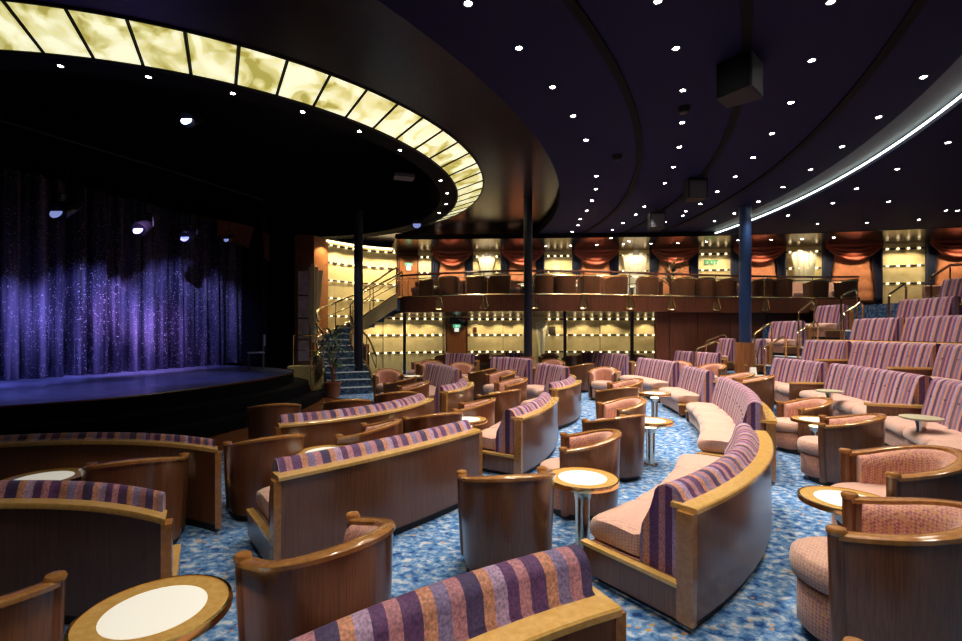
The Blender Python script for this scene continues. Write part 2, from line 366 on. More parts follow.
# ------------------------------------------------------------------ sofas
def arcpts(cx, cz, r, a0, a1, n=5): return [(cx + r * math.cos(math.radians(a0 + (a1 - a0) * i / n)), cz + r * math.sin(math.radians(a0 + (a1 - a0) * i / n))) for i in range(n + 1)]
FOOT = []
def sofa(path, label, skew=None, **kw):
    SKEW[0] = Vector(skew).normalized() if skew else None
    nn = normals(path)
    for p, q in zip(path, nn):
        for k in range(9): FOOT.append((p + q * (k * 0.1), kw.get('tall', False)))
    r = sofa_(path, label, **kw); SKEW[0] = None; return r
def sofa_(path, label, zbase=None, tall=False, group='curved striped sofas on the lounge floor', cat='sofa', buttons=False, arms=(True, True), top=None):
    """path: outer edge of the wooden back in plan, seat to its left"""
    n = len(path); nor = normals(path)
    L = sum((path[i + 1] - path[i]).length for i in range(n - 1))
    mid = path[n // 2]; zb = zf(mid.y) if zbase is None else zbase
    root = empty('lounge_sofa', (mid.x, mid.y, zb)); tag(root, label, cat, group)
    P = [p - mid for p in path]
    H = 0.73 if not tall else 0.80; T = 0.81 if not tall else 0.96
    T = top or T
    m = MB(); sweep(m, P, nor, [(0, 0.07), (0.05, 0.07), (0.05, H - 0.03), (0, H - 0.03)]); m.build('wood_back', 'wood', root)
    m = MB(); sweep(m, P, nor, [(-0.015, H - 0.03), (0.15, H - 0.03), (0.15, H), (-0.008, H + 0.002), (-0.015, H - 0.006)]); m.build('cap_rail', 'honey', root)
    # backrest cushion set a touch inside both ends
    S = []; 
    sub = trim_path(P, 0.035, L - 0.035); sn = normals(sub)
    pr = [(0.055, 0.27), (0.055, H - 0.02), (0.11, H + 0.01)] + arcpts(0.20, T - 0.085, 0.085, 150, 0, 6) + [(0.31, T - 0.17), (0.37, 0.52), (0.385, 0.42), (0.38, 0.27)]
    m = MB(); sweep(m, sub, sn, pr, u0=random.random()); m.build('backrest_cushion', 'stripe', root, angle=60)
    if buttons:
        k = int(L / 0.33)
        for i in range(k):
            q, nn = point_on(P, nor, (i + 0.5) * L / k)
            b = MB(); b.lathe([(0.0, -0.008), (0.014, -0.005), (0.016, 0.0), (0.014, 0.005), (0.0, 0.008)], 8)
            pp = q + nn * 0.325; b.build('button', 'plinth', root, loc=(pp.x, pp.y, T - 0.23))
    # seat: base, plinth, cushions
    m = MB(); sweep(m, sub, sn, [(0.06, 0.08), (0.76, 0.08), (0.78, 0.27), (0.06, 0.27)]); m.build('seat_base', 'pink', root)
    m = MB(); sweep(m, sub, sn, [(0.03, 0.0), (0.72, 0.0), (0.72, 0.08), (0.03, 0.08)]); m.build('plinth', 'plinth', root)
    k = max(1, round(L / 0.72)); step = (L - 0.07) / k
    for i in range(k):
        a = 0.035 + i * step + 0.004; b = a + step - 0.008
        sp = trim_path(P, a, b, dense=True); spn = normals(sp)
        pr = [(0.36, 0.27), (0.77, 0.27)] + arcpts(0.75, 0.355, 0.085, -70, 90, 6) + [(0.60, 0.452), (0.36, 0.44)]
        m = MB(); sweep(m, sp, spn, pr, endround=0.10); m.build('seat_cushion', 'pinkseat', root, angle=70)
    for e, on in zip((0, -1), arms):
        if not on: continue
        p = P[e]; nn = nor[e]; t = Vector((nn.y, -nn.x)) * (1 if e == -1 else -1)
        def endbox(o0, o1, z0, z1, th, sh=0.0):
            b = MB(); c = p + nn * (o0 + o1) / 2 + t * (sh - th / 2 + 0.03)
            b.box((c.x, c.y, (z0 + z1) / 2), (o1 - o0, th, z1 - z0), math.atan2(nn.y, nn.x)); return b
        a = endbox(0.095, 0.80, 0.06, 0.245, 0.04).build('end_panel', 'wood', root)
        c = endbox(0.09, 0.82, 0.245, 0.27, 0.055, 0.006).build('end_cap', 'honey', a)
        endbox(-0.004, 0.095, 0.05, H - 0.03, 0.05).build('end_post', 'rail', root)
    return root
def point_on(P, nor, s):
    acc = 0
    for i in range(len(P) - 1):
        l = (P[i + 1] - P[i]).length
        if acc + l >= s or i == len(P) - 2:
            t = (s - acc) / max(l, 1e-6); return P[i].lerp(P[i + 1], t), nor[i].lerp(nor[i + 1], t).normalized()
        acc += l
def trim_path(P, s0, s1, dense=False):
    nor = normals(P); L = s1 - s0; n = max(3, int(L / (0.045 if dense else 0.15)) + 1)
    if dense: n = max(n, 9)
    return [point_on(P, nor, s0 + L * i / (n - 1))[0] for i in range(n)]
def sofa_px(p, label='', h=0.73, **kw):
    pts = [at(x, y, h) for x, y in p]
    if len(pts) == 2:
        pts = [pts[0], (pts[0] + pts[1]) / 2, pts[1]]
        d = (pts[2] - pts[0]); nn = Vector((-d.y, d.x)).normalized(); pts[1] = pts[1] - nn * d.length * 0.07
    L = (pts[2] - pts[0]).length
    path = circle3(*pts, max(7, int(L / 0.16)))
    if h > 0.8:
        nn = normals(path); path = [q - k * 0.2 for q, k in zip(path, nn)]
    return sofa(path, label, **kw)

# ------------------------------------------------------------------ tub chair
def build_chair():
    def tk(z): return 1 - 0.09 * max(0.0, 1 - z / 0.66) ** 1.4
    def taper(m): m.v = [(x * tk(z), y * tk(z), z) for x, y, z in m.v]
    root = empty('tub_chair')
    r, L = 0.34, 0.19
    P = [Vector((L - 0.02 * 0 - L * i / 4, r)) for i in range(4)] + [Vector((r * math.cos(a), r * math.sin(a))) for a in [PI / 2 + PI * i / 18 for i in range(19)]] + [Vector((L * (i + 1) / 4, -r)) for i in range(4)]
    nor = normals(P)
    def dz(i, off, z):
        x = P[i].x; k = (L - x) / (L + r)
        return z + (0.125 * (max(0, k) ** 1.2) - 0.02 if z > 0.5 else 0)
    m = MB(); sweep(m, P, nor, [(0, 0.065), (0.045, 0.065), (0.045, 0.35), (0.045, 0.655), (0, 0.655), (0, 0.35)], zfun=dz); taper(m); m.build('wooden_shell', 'wood', root)
    m = MB(); sweep(m, P, nor, [(-0.012, 0.655), (0.062, 0.655), (0.062, 0.678), (0.05, 0.684), (0, 0.684), (-0.012, 0.675)], zfun=dz); m.build('rim_rail', 'rail', root)
    m = MB(); sweep(m, P[1:-1], nor[1:-1], [(0.045, 0.30), (0.045, 0.65), (0.075, 0.662), (0.115, 0.64), (0.13, 0.58), (0.125, 0.42), (0.12, 0.30)], zfun=lambda i, o, z: dz(i + 1, o, z)); m.build('inner_backrest', 'pink', root, angle=70)
    for s in (-1, 1):
        m = MB(); px_, py_ = L + 0.012, s * (r - 0.022); m.tube([(px_ * (tk(z) - 1), py_ * (tk(z) - 1), z) for z in (0.05, 0.18, 0.32, 0.48, 0.655)], 0.036, 14)
        p = m.build('arm_post', 'wood', root, loc=(L + 0.012, s * (r - 0.022), 0))
        m = MB(); m.lathe([(0.036, 0.65), (0.042, 0.658), (0.043, 0.672), (0.036, 0.683), (0.0, 0.688)], 14)
        m.build('post_cap', 'rail', p)
    def slab(z0, z1, sc_, rd, y=0.285):
        rings = []
        for k, z in [(1 - rd * 1.4, z0), (1, z0 + rd * 0.1 + 0.01), (1.0 + rd * 0.35, (z0 + z1) / 2), (1, z1 - 0.022), (1 - rd * 0.7, z1 - 0.006), (1 - rd * 2.2, z1)]:
            row = []
            for i in range(28):
                a = 2 * PI * i / 28; c, s = math.cos(a), math.sin(a)
                x = (0.03 + 0.40 * c) if c > 0 else (0.03 + 0.27 * c)
                row.append(((x - 0.08) * sc_ * k + 0.08, y * s * sc_ * k, z))
            rings.append(row)
        m = MB(); m.grid(rings, closed_v=True); m.face(list(reversed(rings[0]))); m.face(rings[-1]); return m
    slab(0.30, 0.455, 1.0, 0.09).build('seat_cushion', 'pinkseat', root, angle=80)
    slab(0.06, 0.30, 0.93, 0.02).build('seat_base', 'pink', root, angle=60)
    m = MB(); m.lathe([(0.0, 0.0), (0.295, 0.0), (0.295, 0.066), (0, 0.066)], 20, c=(0.04, 0, 0)); m.build('plinth', 'plinth', root)
    return root
CH = build_chair(); first_chair = [True]
G_CH = 'wooden tub chairs on the lounge floor'
def put_chair(p, facing, label, z=None, s=1.0, group=G_CH):
    if first_chair[0]: o = CH; first_chair[0] = False
    else: o = copy_tree(CH)
    o.location = (p.x, p.y, zf(p.y) if z is None else z); o.rotation_euler.z = facing; o.scale = (s, s, s)
    tag(o, label, 'armchair', group)
    if z is None: CHAIRS.append((o, facing, s))
    return o
CHAIRS = []; TABLES = []
def chair_posts(a, b, label, s=1.0):
    p1, p2 = at(*a, 0.67 * s), at(*b, 0.67 * s); d = p2 - p1; f = Vector((-d.y, d.x)).normalized(); m = (p1 + p2) / 2
    return put_chair(m - f * 0.19 * s, math.atan2(f.y, f.x), label, s=s)
def chair_c(px, py, deg, label, s=1.0, h=0.68): return put_chair(at(px, py, h), math.radians(deg), label, s=s)

# ------------------------------------------------------------------ cocktail table
def build_table():
    root = empty('cocktail_table')
    m = MB(); m.lathe([(0.192, 0.551), (0.275, 0.551), (0.275, 0.58), (0.192, 0.58), (0.192, 0.551)], 40)
    top = m.build('tabletop', 'honey', root)
    m = MB(); m.lathe([(0.275, 0.545), (0.288, 0.548), (0.291, 0.565), (0.288, 0.583), (0.275, 0.585), (0.275, 0.545)], 40); m.build('brass_edge', 'brass', top)
    m = MB(); m.lathe([(0.0, 0.556), (0.192, 0.556), (0.192, 0.5815), (0.0, 0.5815)], 40); m.build('lit_glass_disc', 'disc', root)
    m = MB(); m.lathe([(0.0, 0.0), (0.10, 0.0), (0.10, 0.012), (0.06, 0.02), (0.055, 0.1), (0.058, 0.40), (0.072, 0.46), (0.086, 0.475), (0.088, 0.49), (0.0, 0.49)], 28); ped = m.build('pedestal', 'chrome', root)
    m = MB(); m.lathe([(0, 0.49), (0.07, 0.49), (0.066, 0.502), (0, 0.505)], 24); m.build('pedestal_lamp', 'lamp', ped)
    for i in range(3):
        m = MB(); a = 2 * PI * i / 3 + 0.3; m.tube([(0.08 * math.cos(a), 0.08 * math.sin(a), 0.485), (0.10 * math.cos(a), 0.10 * math.sin(a), 0.553)], 0.006, 6)
        m.build('support_rod', 'chrome', ped)
    return root
TB = build_table(); first_table = [True]
def table(px, py, label, h=0.58, p=None, z=None, group='round tables with lit glass centres'):
    if first_table[0]: o = TB; first_table[0] = False
    else: o = copy_tree(TB)
    p = p or at(px, py, h); o.location = (p.x, p.y, zf(p.y) if z is None else z); tag(o, label, 'table', group)
    if z is None: TABLES.append(o)
    return o
def build_small():
    root = empty('drinks_stand')
    m = MB(); m.lathe([(0, 0.575), (0.17, 0.575), (0.19, 0.585), (0.19, 0.6), (0.17, 0.605), (0, 0.60)], 32); m.build('tabletop', 'paletop', root)
    m = MB(); m.lathe([(0, 0), (0.09, 0), (0.09, 0.015), (0.045, 0.02), (0.042, 0.5), (0.06, 0.575), (0, 0.575)], 24); m.build('pedestal', 'chrome', root)
    return root

# ================================================================== THE SETTING
# lounge floor
def polygon_strip(a, b, za, zb):
    m = MB(); m.grid([[(p.x, p.y, za(p)) for p in a], [(p.x, p.y, zb(p)) for p in b]]); return m
m = MB(); ys = [-6 + i for i in range(28)]
m.grid([[(x, y, zf(y)) for x in (-16, -8, 0, 8, 16, 24)] for y in ys])
struct(m.build('floor', 'carpet', smooth=False))

# ---- ceiling
CZ = 5.2
RC, RI, RO = Vector((-6.44, 11.6)), 5.85, 6.5             # ring of glass panels
DC, DR = Vector((-12.76, 14.18)), 14.93                   # edge of the dark step
VC, VR = Vector((-10.59, 13.61)), 18.8                    # light cove
def cpt(c, r, t, z): return (c.x + r * math.cos(t), c.y + r * math.sin(t), z)
ANG = [2 * PI * i / 180 for i in range(180)]
def annulus(c1, r1, z1, c2, r2, z2, ang=ANG, closed=True):
    m = MB(); m.grid([[cpt(c1, r1, t, z1), cpt(c2, r2, t, z2)] for t in ang], closed_u=closed); return m
struct(annulus(DC, DR, CZ, VC, VR - 0.5, CZ).build('ceiling', 'ceil', smooth=False))
struct(annulus(VC, VR - 0.5, CZ, VC, VR, CZ).build('ceiling_cove_glow_band', 'coveglow', smooth=False))  # strip painted lighter to carry the glow of the cove tube
struct(annulus(VC, VR, CZ, VC, VR, CZ - 0.14).build('ceiling_cove_riser', 'ceil'))
struct(annulus(VC, VR, CZ - 0.14, VC, 48, CZ - 0.14).build('ceiling_outer', 'ceil', smooth=False))
struct(annulus(DC, DR, CZ, DC, DR, CZ + 0.24).build('ceiling_step_riser', 'black'))
struct(annulus(RC, RO, CZ + 0.24, DC, DR, CZ + 0.24).build('ceiling_dark_step', 'stepceil', smooth=False))
struct(annulus(RC, RI, CZ, RC, 5.42, CZ).build('ceiling_inner_ring', 'black', smooth=False))
struct(annulus(RC, 5.42, CZ, RC, 5.42, CZ + 2.5).build('ceiling_fly_wall', 'black'))
m = MB(); m.face([cpt(RC, 5.5, t, CZ + 2.5) for t in ANG]); struct(m.build('ceiling_fly_top', 'black', smooth=False))
m = MB(); N_ = 240
a0, a1 = math.radians(-62), math.radians(38)
cpath = [Vector(cpt(VC, VR - 0.03, a0 + (a1 - a0) * i / N_, CZ - 0.07)) for i in range(N_ + 1)]
m.tube(cpath, 0.016, 6); tag(m.build('cove_light', 'cove'), 'long curved fluorescent cove light sweeping across the navy ceiling at right', 'cove light')
TR = []
for nm, c, r, lab in (('a', Vector((-11.22, 13.72)), 15.02, 'nearest the dark ceiling step'), ('b', Vector((-11.4, 13.52)), 16.58, 'carrying the two big loudspeakers'), ('c', Vector((-11.6, 13.5)), 18.0, 'nearest the light cove')):
    ang = [math.radians(-80 + 130 * i / 120) for i in range(121)]
    if nm == 'c': c, r = Vector((-13.27, 13.29)), 19.72
    m = MB(); m.grid([[cpt(c, r - 0.055, t, CZ - 0.002), cpt(c, r - 0.055, t, CZ - 0.03), cpt(c, r + 0.055, t, CZ - 0.03), cpt(c, r + 0.055, t, CZ - 0.002)] for t in ang])
    tag(m.build('ceiling_track', 'groove'), 'curved black track in the navy ceiling, the one ' + lab, 'ceiling track', 'curved ceiling tracks'); TR.append((c, r))

# ---- ring of glowing glass panels
step = math.radians(5.23); t0 = math.radians(-80.0)
k0, k1 = -4, 25
G = 'glowing marbled glass panels of the ceiling ring'
ri = RI + 0.0; n_vis = 0
for k in range(k0, k1):
    ta, tb = t0 + k * step + 0.004, t0 + (k + 1) * step - 0.004
    m = MB(); tt = [ta + (tb - ta) * i / 4 for i in range(5)]
    rows = []
    for t in tt:
        rows.append([cpt(RC, RI + 0.02, t, CZ + 0.012), cpt(RC, RO - 0.02, t, CZ + 0.236), cpt(RC, RO - 0.02, t, CZ + 0.256), cpt(RC, RI + 0.02, t, CZ + 0.032)])
    m.grid(rows, closed_v=True); m.face(rows[0]); m.face(rows[-1])
    o = m.build('ceiling_glass_panel', 'marble', smooth=False)
    tag(o, 'glowing yellow marbled ceiling panel, %s along the ring counting from its near left end' % WORDS[k - k0], 'ceiling panel', G)
m = MB()
for k in range(k0, k1 + 1):
    t = t0 + k * step
    m.tube([cpt(RC, RI, t, CZ - 0.004), cpt(RC, RO, t, CZ + 0.236)], 0.016, 6)
for r, z in ((RI, CZ - 0.002), (RO, CZ + 0.236)):
    m.tube([cpt(RC, r, t, z) for t in ANG], 0.022, 6, closed=True)
tag(m.build('ceiling_ring_frame', 'blackmetal'), 'black metal ribs and rims framing the ring of glowing glass panels', 'ceiling frame')

# ---- back wall (upper and lower), curved
def top_at(px, py): d = F * 3.45 / (HY - py); return Vector(((px - CX) / F * d, d))
UW = [top_at(395, 247.6), top_at(420, 248.6), top_at(480, 248), top_at(560, 247.3), top_at(640, 246.4), top_at(700, 245.4), top_at(780, 243.4), top_at(860, 240.6), top_at(940, 237.5), top_at(1020, 234)]
def wall_d(px):                  # depth of the upper back wall along a sight line
    us = [p.x / p.y for p in UW]; u = (px - CX) / F
    for i in range(len(UW) - 1):
        if u <= us[i + 1] or i == len(UW) - 2:
            a, b = UW[i], UW[i + 1]; t = b - a
            s = (u * a.y - a.x) / (t.x - u * t.y); return a + t * s
def wall_seg(x0, x1, off=0.0, n=5):
    pts = [wall_d(x0 + (x1 - x0) * i / n) for i in range(n + 1)]; nn = normals(pts)
    return [p - q * off for p, q in zip(pts, nn)]
def vstrip(pts, z0, z1, th=0.0):
    m = MB()
    if th:
        nn = normals(pts); m.grid([[(p.x, p.y, z0), (p.x, p.y, z1), ((p - q * th).x, (p - q * th).y, z1), ((p - q * th).x, (p - q * th).y, z0)] for p, q in zip(pts, nn)], closed_v=True)
        for i in (0, -1):
            p, q = pts[i], nn[i]; m.face([(p.x, p.y, z0), (p.x, p.y, z1), ((p - q * th).x, (p - q * th).y, z1), ((p - q * th).x, (p - q * th).y, z0)])
    else: m.grid([[(p.x, p.y, z0), (p.x, p.y, z1)] for p in pts])
    return m
UF = 2.77                        # upper deck floor level
struct(vstrip(wall_seg(392, 1040, -0.10, 30), UF, 5.4).build('wall_back_upper', 'panelwood'))
# glossy strip of ceiling in front of the back wall
fr = [p for p in wall_seg(392, 1060, 2.7, 30)]; bk = wall_seg(392, 1060, -0.1, 30)
struct(polygon_strip(fr, bk, lambda p: CZ - 0.16, lambda p: CZ - 0.16).build('ceiling_gloss_strip', 'gloss', smooth=False))
struct(vstrip(fr, CZ - 0.16, CZ + 0.01).build('ceiling_gloss_edge', 'black'))

def rail_lamps(pts, z, label, group, first_lamp=True, pitch=0.46):
    """a row of dark slots with small lamps between them, along a wall path"""
    nn = normals(pts); L = sum((pts[i + 1] - pts[i]).length for i in range(len(pts) - 1))
    k = max(1, int(round(L / pitch))); st = L / k
    mid, _ = point_on(pts, nn, L / 2)
    root = empty('lamp_row', (mid.x, mid.y, z)); tag(root, label, 'wall lights', group)
    m = MB(); m.box((0, 0, 0), (st * 0.6, 0.024, 0.055)); so = None
    for i in range(k + 1):
        s = min(max(i * st, 0.15 * st), L - 0.15 * st); q, w = point_on(pts, nn, s); c = q - w * 0.012 - mid
        if so is None: so = o = m.build('slot', 'slot', root, smooth=False)
        else: o = so.copy(); col.objects.link(o); o.parent = root
        o.location = (c.x, c.y, 0); o.rotation_euler.z = math.atan2(-w.x, w.y); o.scale.x = 0.5 if i in (0, k) else 1.0
    for i in range(k):
        q, w = point_on(pts, nn, (i + 0.5) * st); c = q - w * 0.03 - mid
        if 'b' not in BULB:
            b = MB(); b.lathe([(0, -0.02), (0.024, -0.014), (0.03, 0), (0.024, 0.014), (0, 0.02)], 10); o = b.build('lamp', 'bulb', root); BULB['b'] = o
        else:
            o = BULB['b'].copy(); col.objects.link(o); o.parent = root
        o.location = (c.x, c.y, 0)
    return root
BULB = {}
ORD = WORDS
# gold panels and window bays along the upper wall
golds = [(418, 432), (473, 501), (544, 572), (618, 649), (697, 730), (784, 821), (880, 924)]
bays = [(432, 473), (501, 544), (572, 618), (649, 697), (730, 784), (821, 880), (924, 985)]
for i, (a, b) in enumerate(golds):
    pts = wall_seg(a, b, 0.0, 4); struct(vstrip(pts, UF, 5.2, 0.06).build('wall_panel_%d' % (i + 1), 'gold'))
    f = wall_seg(a + 1, b - 1, 0.062, 4); L_ = (f[-1] - f[0]).length
    for j, z in enumerate((4.83, 4.20, 3.55)):
        rail_lamps(f, z, '%s row of dark slots and lamps on the %s gold upper panel from the left' % (('top', 'middle', 'lowest')[j], ORD[i]), 'lamp rows on the upper gold panels', pitch=(L_ / (2 if L_ < 0.75 else 4)))
for i, (a, b) in enumerate(bays):
    w = b - a; nm = '%s window bay from the left' % ORD[i]
    P0 = wall_seg(a, b, 0.02, 2); c = P0[1]
    ia, ib = a + w * 0.16, b - w * 0.16
    # blind: trapezoid wider at the foot, with fold seams
    top = wall_seg(ia + w * 0.06, ib - w * 0.06, 0.06, 4); bot = wall_seg(ia - w * 0.05, ib + w * 0.05, 0.06, 4)
    m = MB(); rows = []
    for p, q in zip(top, bot):
        r = []
        for k in range(25):
            t = k / 24; z = 4.9 + (UF + 0.1 - 4.9) * t; s = 0.025 * abs(math.sin(t * PI * 5)); x = p.lerp(q, t); r.append((x.x, x.y - s, z))
        rows.append(r)
    m.grid(rows); o = m.build('roman_blind', 'blind', angle=30); tag(o, 'orange fabric roman blind hanging in the ' + nm, 'blind', 'orange blinds of the upper windows')
    md = o.modifiers.new('t', 'SOLIDIFY'); md.thickness = 0.02
    # side drapes
    for s, (x0, x1) in enumerate(((a, ia + w * 0.03), (ib - w * 0.03, b))):
        tp = wall_seg(x0, x1, 0.12, 10)
        m = MB(); rows = []
        for k, p in enumerate(tp):
            r = []
            for t in range(9):
                tt = t / 8; cc = tp[0 if s == 0 else -1]; q = p.lerp(cc, 0.45 * (math.sin(tt * PI * 0.62)) ** 2)
                r.append((q.x, q.y - 0.05 * math.sin(k * 2.1), 5.15 + (UF - 5.15) * tt))
            rows.append(r)
        m.grid(rows); o = m.build('side_drape', 'drape', angle=60); tag(o, 'dark navy drape at the %s of the %s' % (('left side', 'right side')[s], nm), 'curtain', 'navy drapes beside the upper windows')
        md = o.modifiers.new('t', 'SOLIDIFY'); md.thickness = 0.02
    # swag
    m = MB(); rows = []; tp = wall_seg(a + w * .02, b - w * .02, 0.2, 16)
    for k, p in enumerate(tp):
        s = k / 16 * 2 - 1; dip = (1 - s * s); r = []
        for t in range(29):
            tt = t / 28; r.append((p.x, p.y - 0.05 - 0.03 * math.sin(tt * PI * 7) * (0.3 + dip), 5.06 - tt * (0.12 + 0.52 * dip)))
        rows.append(r)
    m.grid(rows); o = m.build('curtain_swag', 'swag', angle=50); tag(o, 'draped rust red swag across the top of the ' + nm, 'curtain', 'red swags over the upper windows')
    md = o.modifiers.new('t', 'SOLIDIFY'); md.thickness = 0.02
# upper door with its sign
def sign_box(name, x, y, z, w, h, rz, m1, label, cat='sign'):
    m = MB(); m.box((0, 0, 0), (w, 0.03, h)); o = m.build(name, m1, smooth=False, loc=(x, y, z), rz=rz); tag(o, label, cat); return o
def text(body, size, m_, parent, loc, rz=0.0, name='lettering'):
    cu = bpy.data.curves.new(name, 'FONT'); cu.body = body; cu.size = size; cu.align_x = 'CENTER'; cu.align_y = 'CENTER'; cu.extrude = 0.004; cu.offset = 0.006
    cu.materials.append(M[m_]); o = bpy.data.objects.new(name, cu); me = bpy.data.meshes.new_from_object(o); o = bpy.data.objects.new(name, me); col.objects.link(o); o.parent = parent; o.location = loc; o.rotation_euler = (PI / 2, 0, rz); return o
def door(px0, px1, z0, z1, wallf, n, off=0.05):
    a, b = wallf(px0), wallf(px1); d = b - a; rz = math.atan2(d.y, d.x); c = (a + b) / 2; nn = Vector((-d.y, d.x)).normalized()
    root = empty('door_%d' % n, (c.x - nn.x * off, c.y - nn.y * off, z0), rz); root['kind'] = 'structure'
    m = MB(); m.box((0, 0, (z1 - z0) / 2), (d.length, 0.06, z1 - z0)); m.build('door_leaf', 'doorwood', root, smooth=False)
    m = MB()
    for sx in (-1, 1): m.box((sx * (d.length / 2 + 0.03), 0, (z1 - z0) / 2), (0.06, 0.09, z1 - z0))
    m.box((0, 0, z1 - z0 + 0.03), (d.length + 0.12, 0.09, 0.06)); m.build('door_frame', 'panelwood', root, smooth=False)
    m = MB(); m.tube([(-d.length / 2 + 0.1, -0.04, 1.0), (-d.length / 2 + 0.1, -0.09, 1.0), (-d.length / 2 + 0.22, -0.09, 1.0)], 0.012, 6); m.build('door_handle', 'brass', root)
    return root, c, nn, rz
dr, c, nn, rz = door(400, 417, UF, 4.85, wall_d, 1)
def exit_sign(c, nn, rz, z, label):
    p = c - nn * 0.10
    root = empty('exit_sign', (p.x, p.y, z), rz); tag(root, label, 'sign', 'green and white exit signs on the doors')
    m = MB(); m.box((0, 0, 0.09), (0.30, 0.02, 0.13)); m.build('green_plate', 'signgreen', root, smooth=False)
    m = MB(); m.box((-0.02, -0.016, 0.09), (0.05, 0.012, 0.08)); m.box((0.07, -0.016, 0.09), (0.08, 0.012, 0.035)); m.build('running_figure_mark', 'signwhite', root, smooth=False)
    m = MB(); m.box((0, 0, -0.06), (0.17, 0.02, 0.15)); m.build('white_plate', 'signwhite', root, smooth=False)
exit_sign(c, nn, rz, 4.42, 'green and white exit sign on the upper door beside the stairs')

# lower back wall under the deck
LW = [Vector((-4.9, 16.9)), Vector((-4.3, 17.6)), Vector((-3.0, 18.3)), Vector((-1.4, 18.9)), Vector((0.5, 19.15)), Vector((3.0, 19.1)), Vector((5.5, 18.9)), Vector((7.2, 18.7))]
def lw(px):
    u = (px - CX) / F
    for i in range(len(LW) - 1):
        a, b = LW[i], LW[i + 1]
        if u <= b.x / b.y or i == len(LW) - 2:
            t = b - a; s = (u * a.y - a.x) / (t.x - u * t.y); return a + t * s
def lseg(x0, x1, off=0.0, n=8):
    pts = [lw(x0 + (x1 - x0) * i / n) for i in range(n + 1)]; q = normals(pts); return [p - w * off for p, w in zip(pts, q)]
SZ = 2.375                       # soffit under the deck
struct(vstrip(lseg(348, 664, 0, 30), 0.0, SZ + 0.02).build('wall_back_lower', 'gold'))
for i, px in enumerate((383, 443, 503, 600)):
    p = lseg(px, px + 1, 0.012, 1); q = p[0]; m = MB(); m.box((q.x, q.y, 1.25), (0.02, 0.02, 2.3)); struct(m.build('trim_%d' % (i + 1), 'seam', smooth=False))
for n_, (x0, x1, nm) in enumerate(((365, 444, 'left of the lower door'), (468, 522, 'just right of the lower door'), (545, 631, 'right of the glass fan'), (634, 657, 'at the right end beside the wood wall'))):
    for j, z in enumerate((2.27, 1.63, 0.95)):
        rail_lamps(lseg(x0, x1, 0.012, 8), z, '%s lamp row on the lower gold wall, %s' % (('top', 'middle', 'lowest')[j], nm), 'lamp rows on the lower gold wall', pitch=0.33)
dr, c, nn, rz = door(447, 466, 0.24, 2.25, lw, 2)
exit_sign(c, nn, rz, 1.9, 'green and white exit sign on the brown door under the balcony')
m = MB(); m.box((0, 0, 0), (0.13, 0.05, 0.2)); p = lseg(475, 476, 0.03, 1)[0]; tag(m.build('wall_clock', 'handrail', loc=(p.x, p.y, 1.84)), 'tiny dark wall fitting just right of the lower door', 'wall fitting')
# dark opening beside the stair foot
p = lseg(367, 368, 0.05, 1)[0]
m = MB(); m.box((0, 0, 0.55), (0.55, 0.06, 1.1)); root = empty('service_cabinet', (p.x - .15, p.y - .25, 0.2), 0.5); tag(root, 'dark low cabinet against the gold wall at the stair foot', 'cabinet')
m.build('body', 'handrail', root, smooth=False); m = MB(); m.box((0, -0.035, 0.55), (0.45, 0.02, 0.95)); m.build('door', 'slot', root, smooth=False)

# ---- the upper deck: slab, fascia, rail
FZ0, FZ1 = SZ, 2.87
def fz_at(px, py, z): d = F * (z - EYE) / (HY - py); return Vector(((px - CX) / F * d, d))
FK = [(396, 298.2), (404, 297.2), (420, 296.6), (460, 295.4), (520, 294.2), (600, 294.8), (690, 296.6), (740, 297.4), (800, 298), (860, 298)]
FP0 = [fz_at(a, b, FZ1) for a, b in FK]
def smoothpath(P, n=6):
    out = []
    for i in range(len(P) - 1):
        p0, p1, p2, p3 = P[max(i - 1, 0)], P[i], P[i + 1], P[min(i + 2, len(P) - 1)]
        for k in range(n):
            t = k / n; out.append(0.5 * ((2 * p1) + (p2 - p0) * t + (2 * p0 - 5 * p1 + 4 * p2 - p3) * t * t + (3 * p1 - p0 - 3 * p2 + p3) * t ** 3))
    out.append(P[-1]); return out
FP = smoothpath(FP0)
def fas(px):
    u = (px - CX) / F
    for i in range(len(FP) - 1):
        if u <= FP[i + 1].x / FP[i + 1].y or i == len(FP) - 2:
            a, b = FP[i], FP[i + 1]; t = b - a; return a + t * ((u * a.y - a.x) / (t.x - u * t.y))
struct(vstrip([p + Vector((0, .08)) for p in FP], FZ0, FZ1, 0.08).build('trim_balcony_fascia', 'panelwood'))
m = MB(); BW = wall_seg(396, 860, -0.05, len(FP) - 1)
m.grid([[(p.x, p.y, UF), (q.x, q.y, UF)] for p, q in zip(FP, BW)]); struct(m.build('floor_upper_deck', 'stepcarpet', smooth=False))
m = MB(); m.grid([[(p.x, p.y + 0.02, SZ), (q.x, q.y + .6, SZ)] for p, q in zip(FP, BW)]); struct(m.build('ceiling_soffit', 'gloss', smooth=False))
m = MB(); m.box(((FP[0].x + BW[0].x) / 2, (FP[0].y + BW[0].y) / 2, (SZ + UF) / 2), (0.06, (BW[0].y - FP[0].y), UF - SZ), 0); struct(m.build('trim_balcony_end', 'gold', smooth=False))
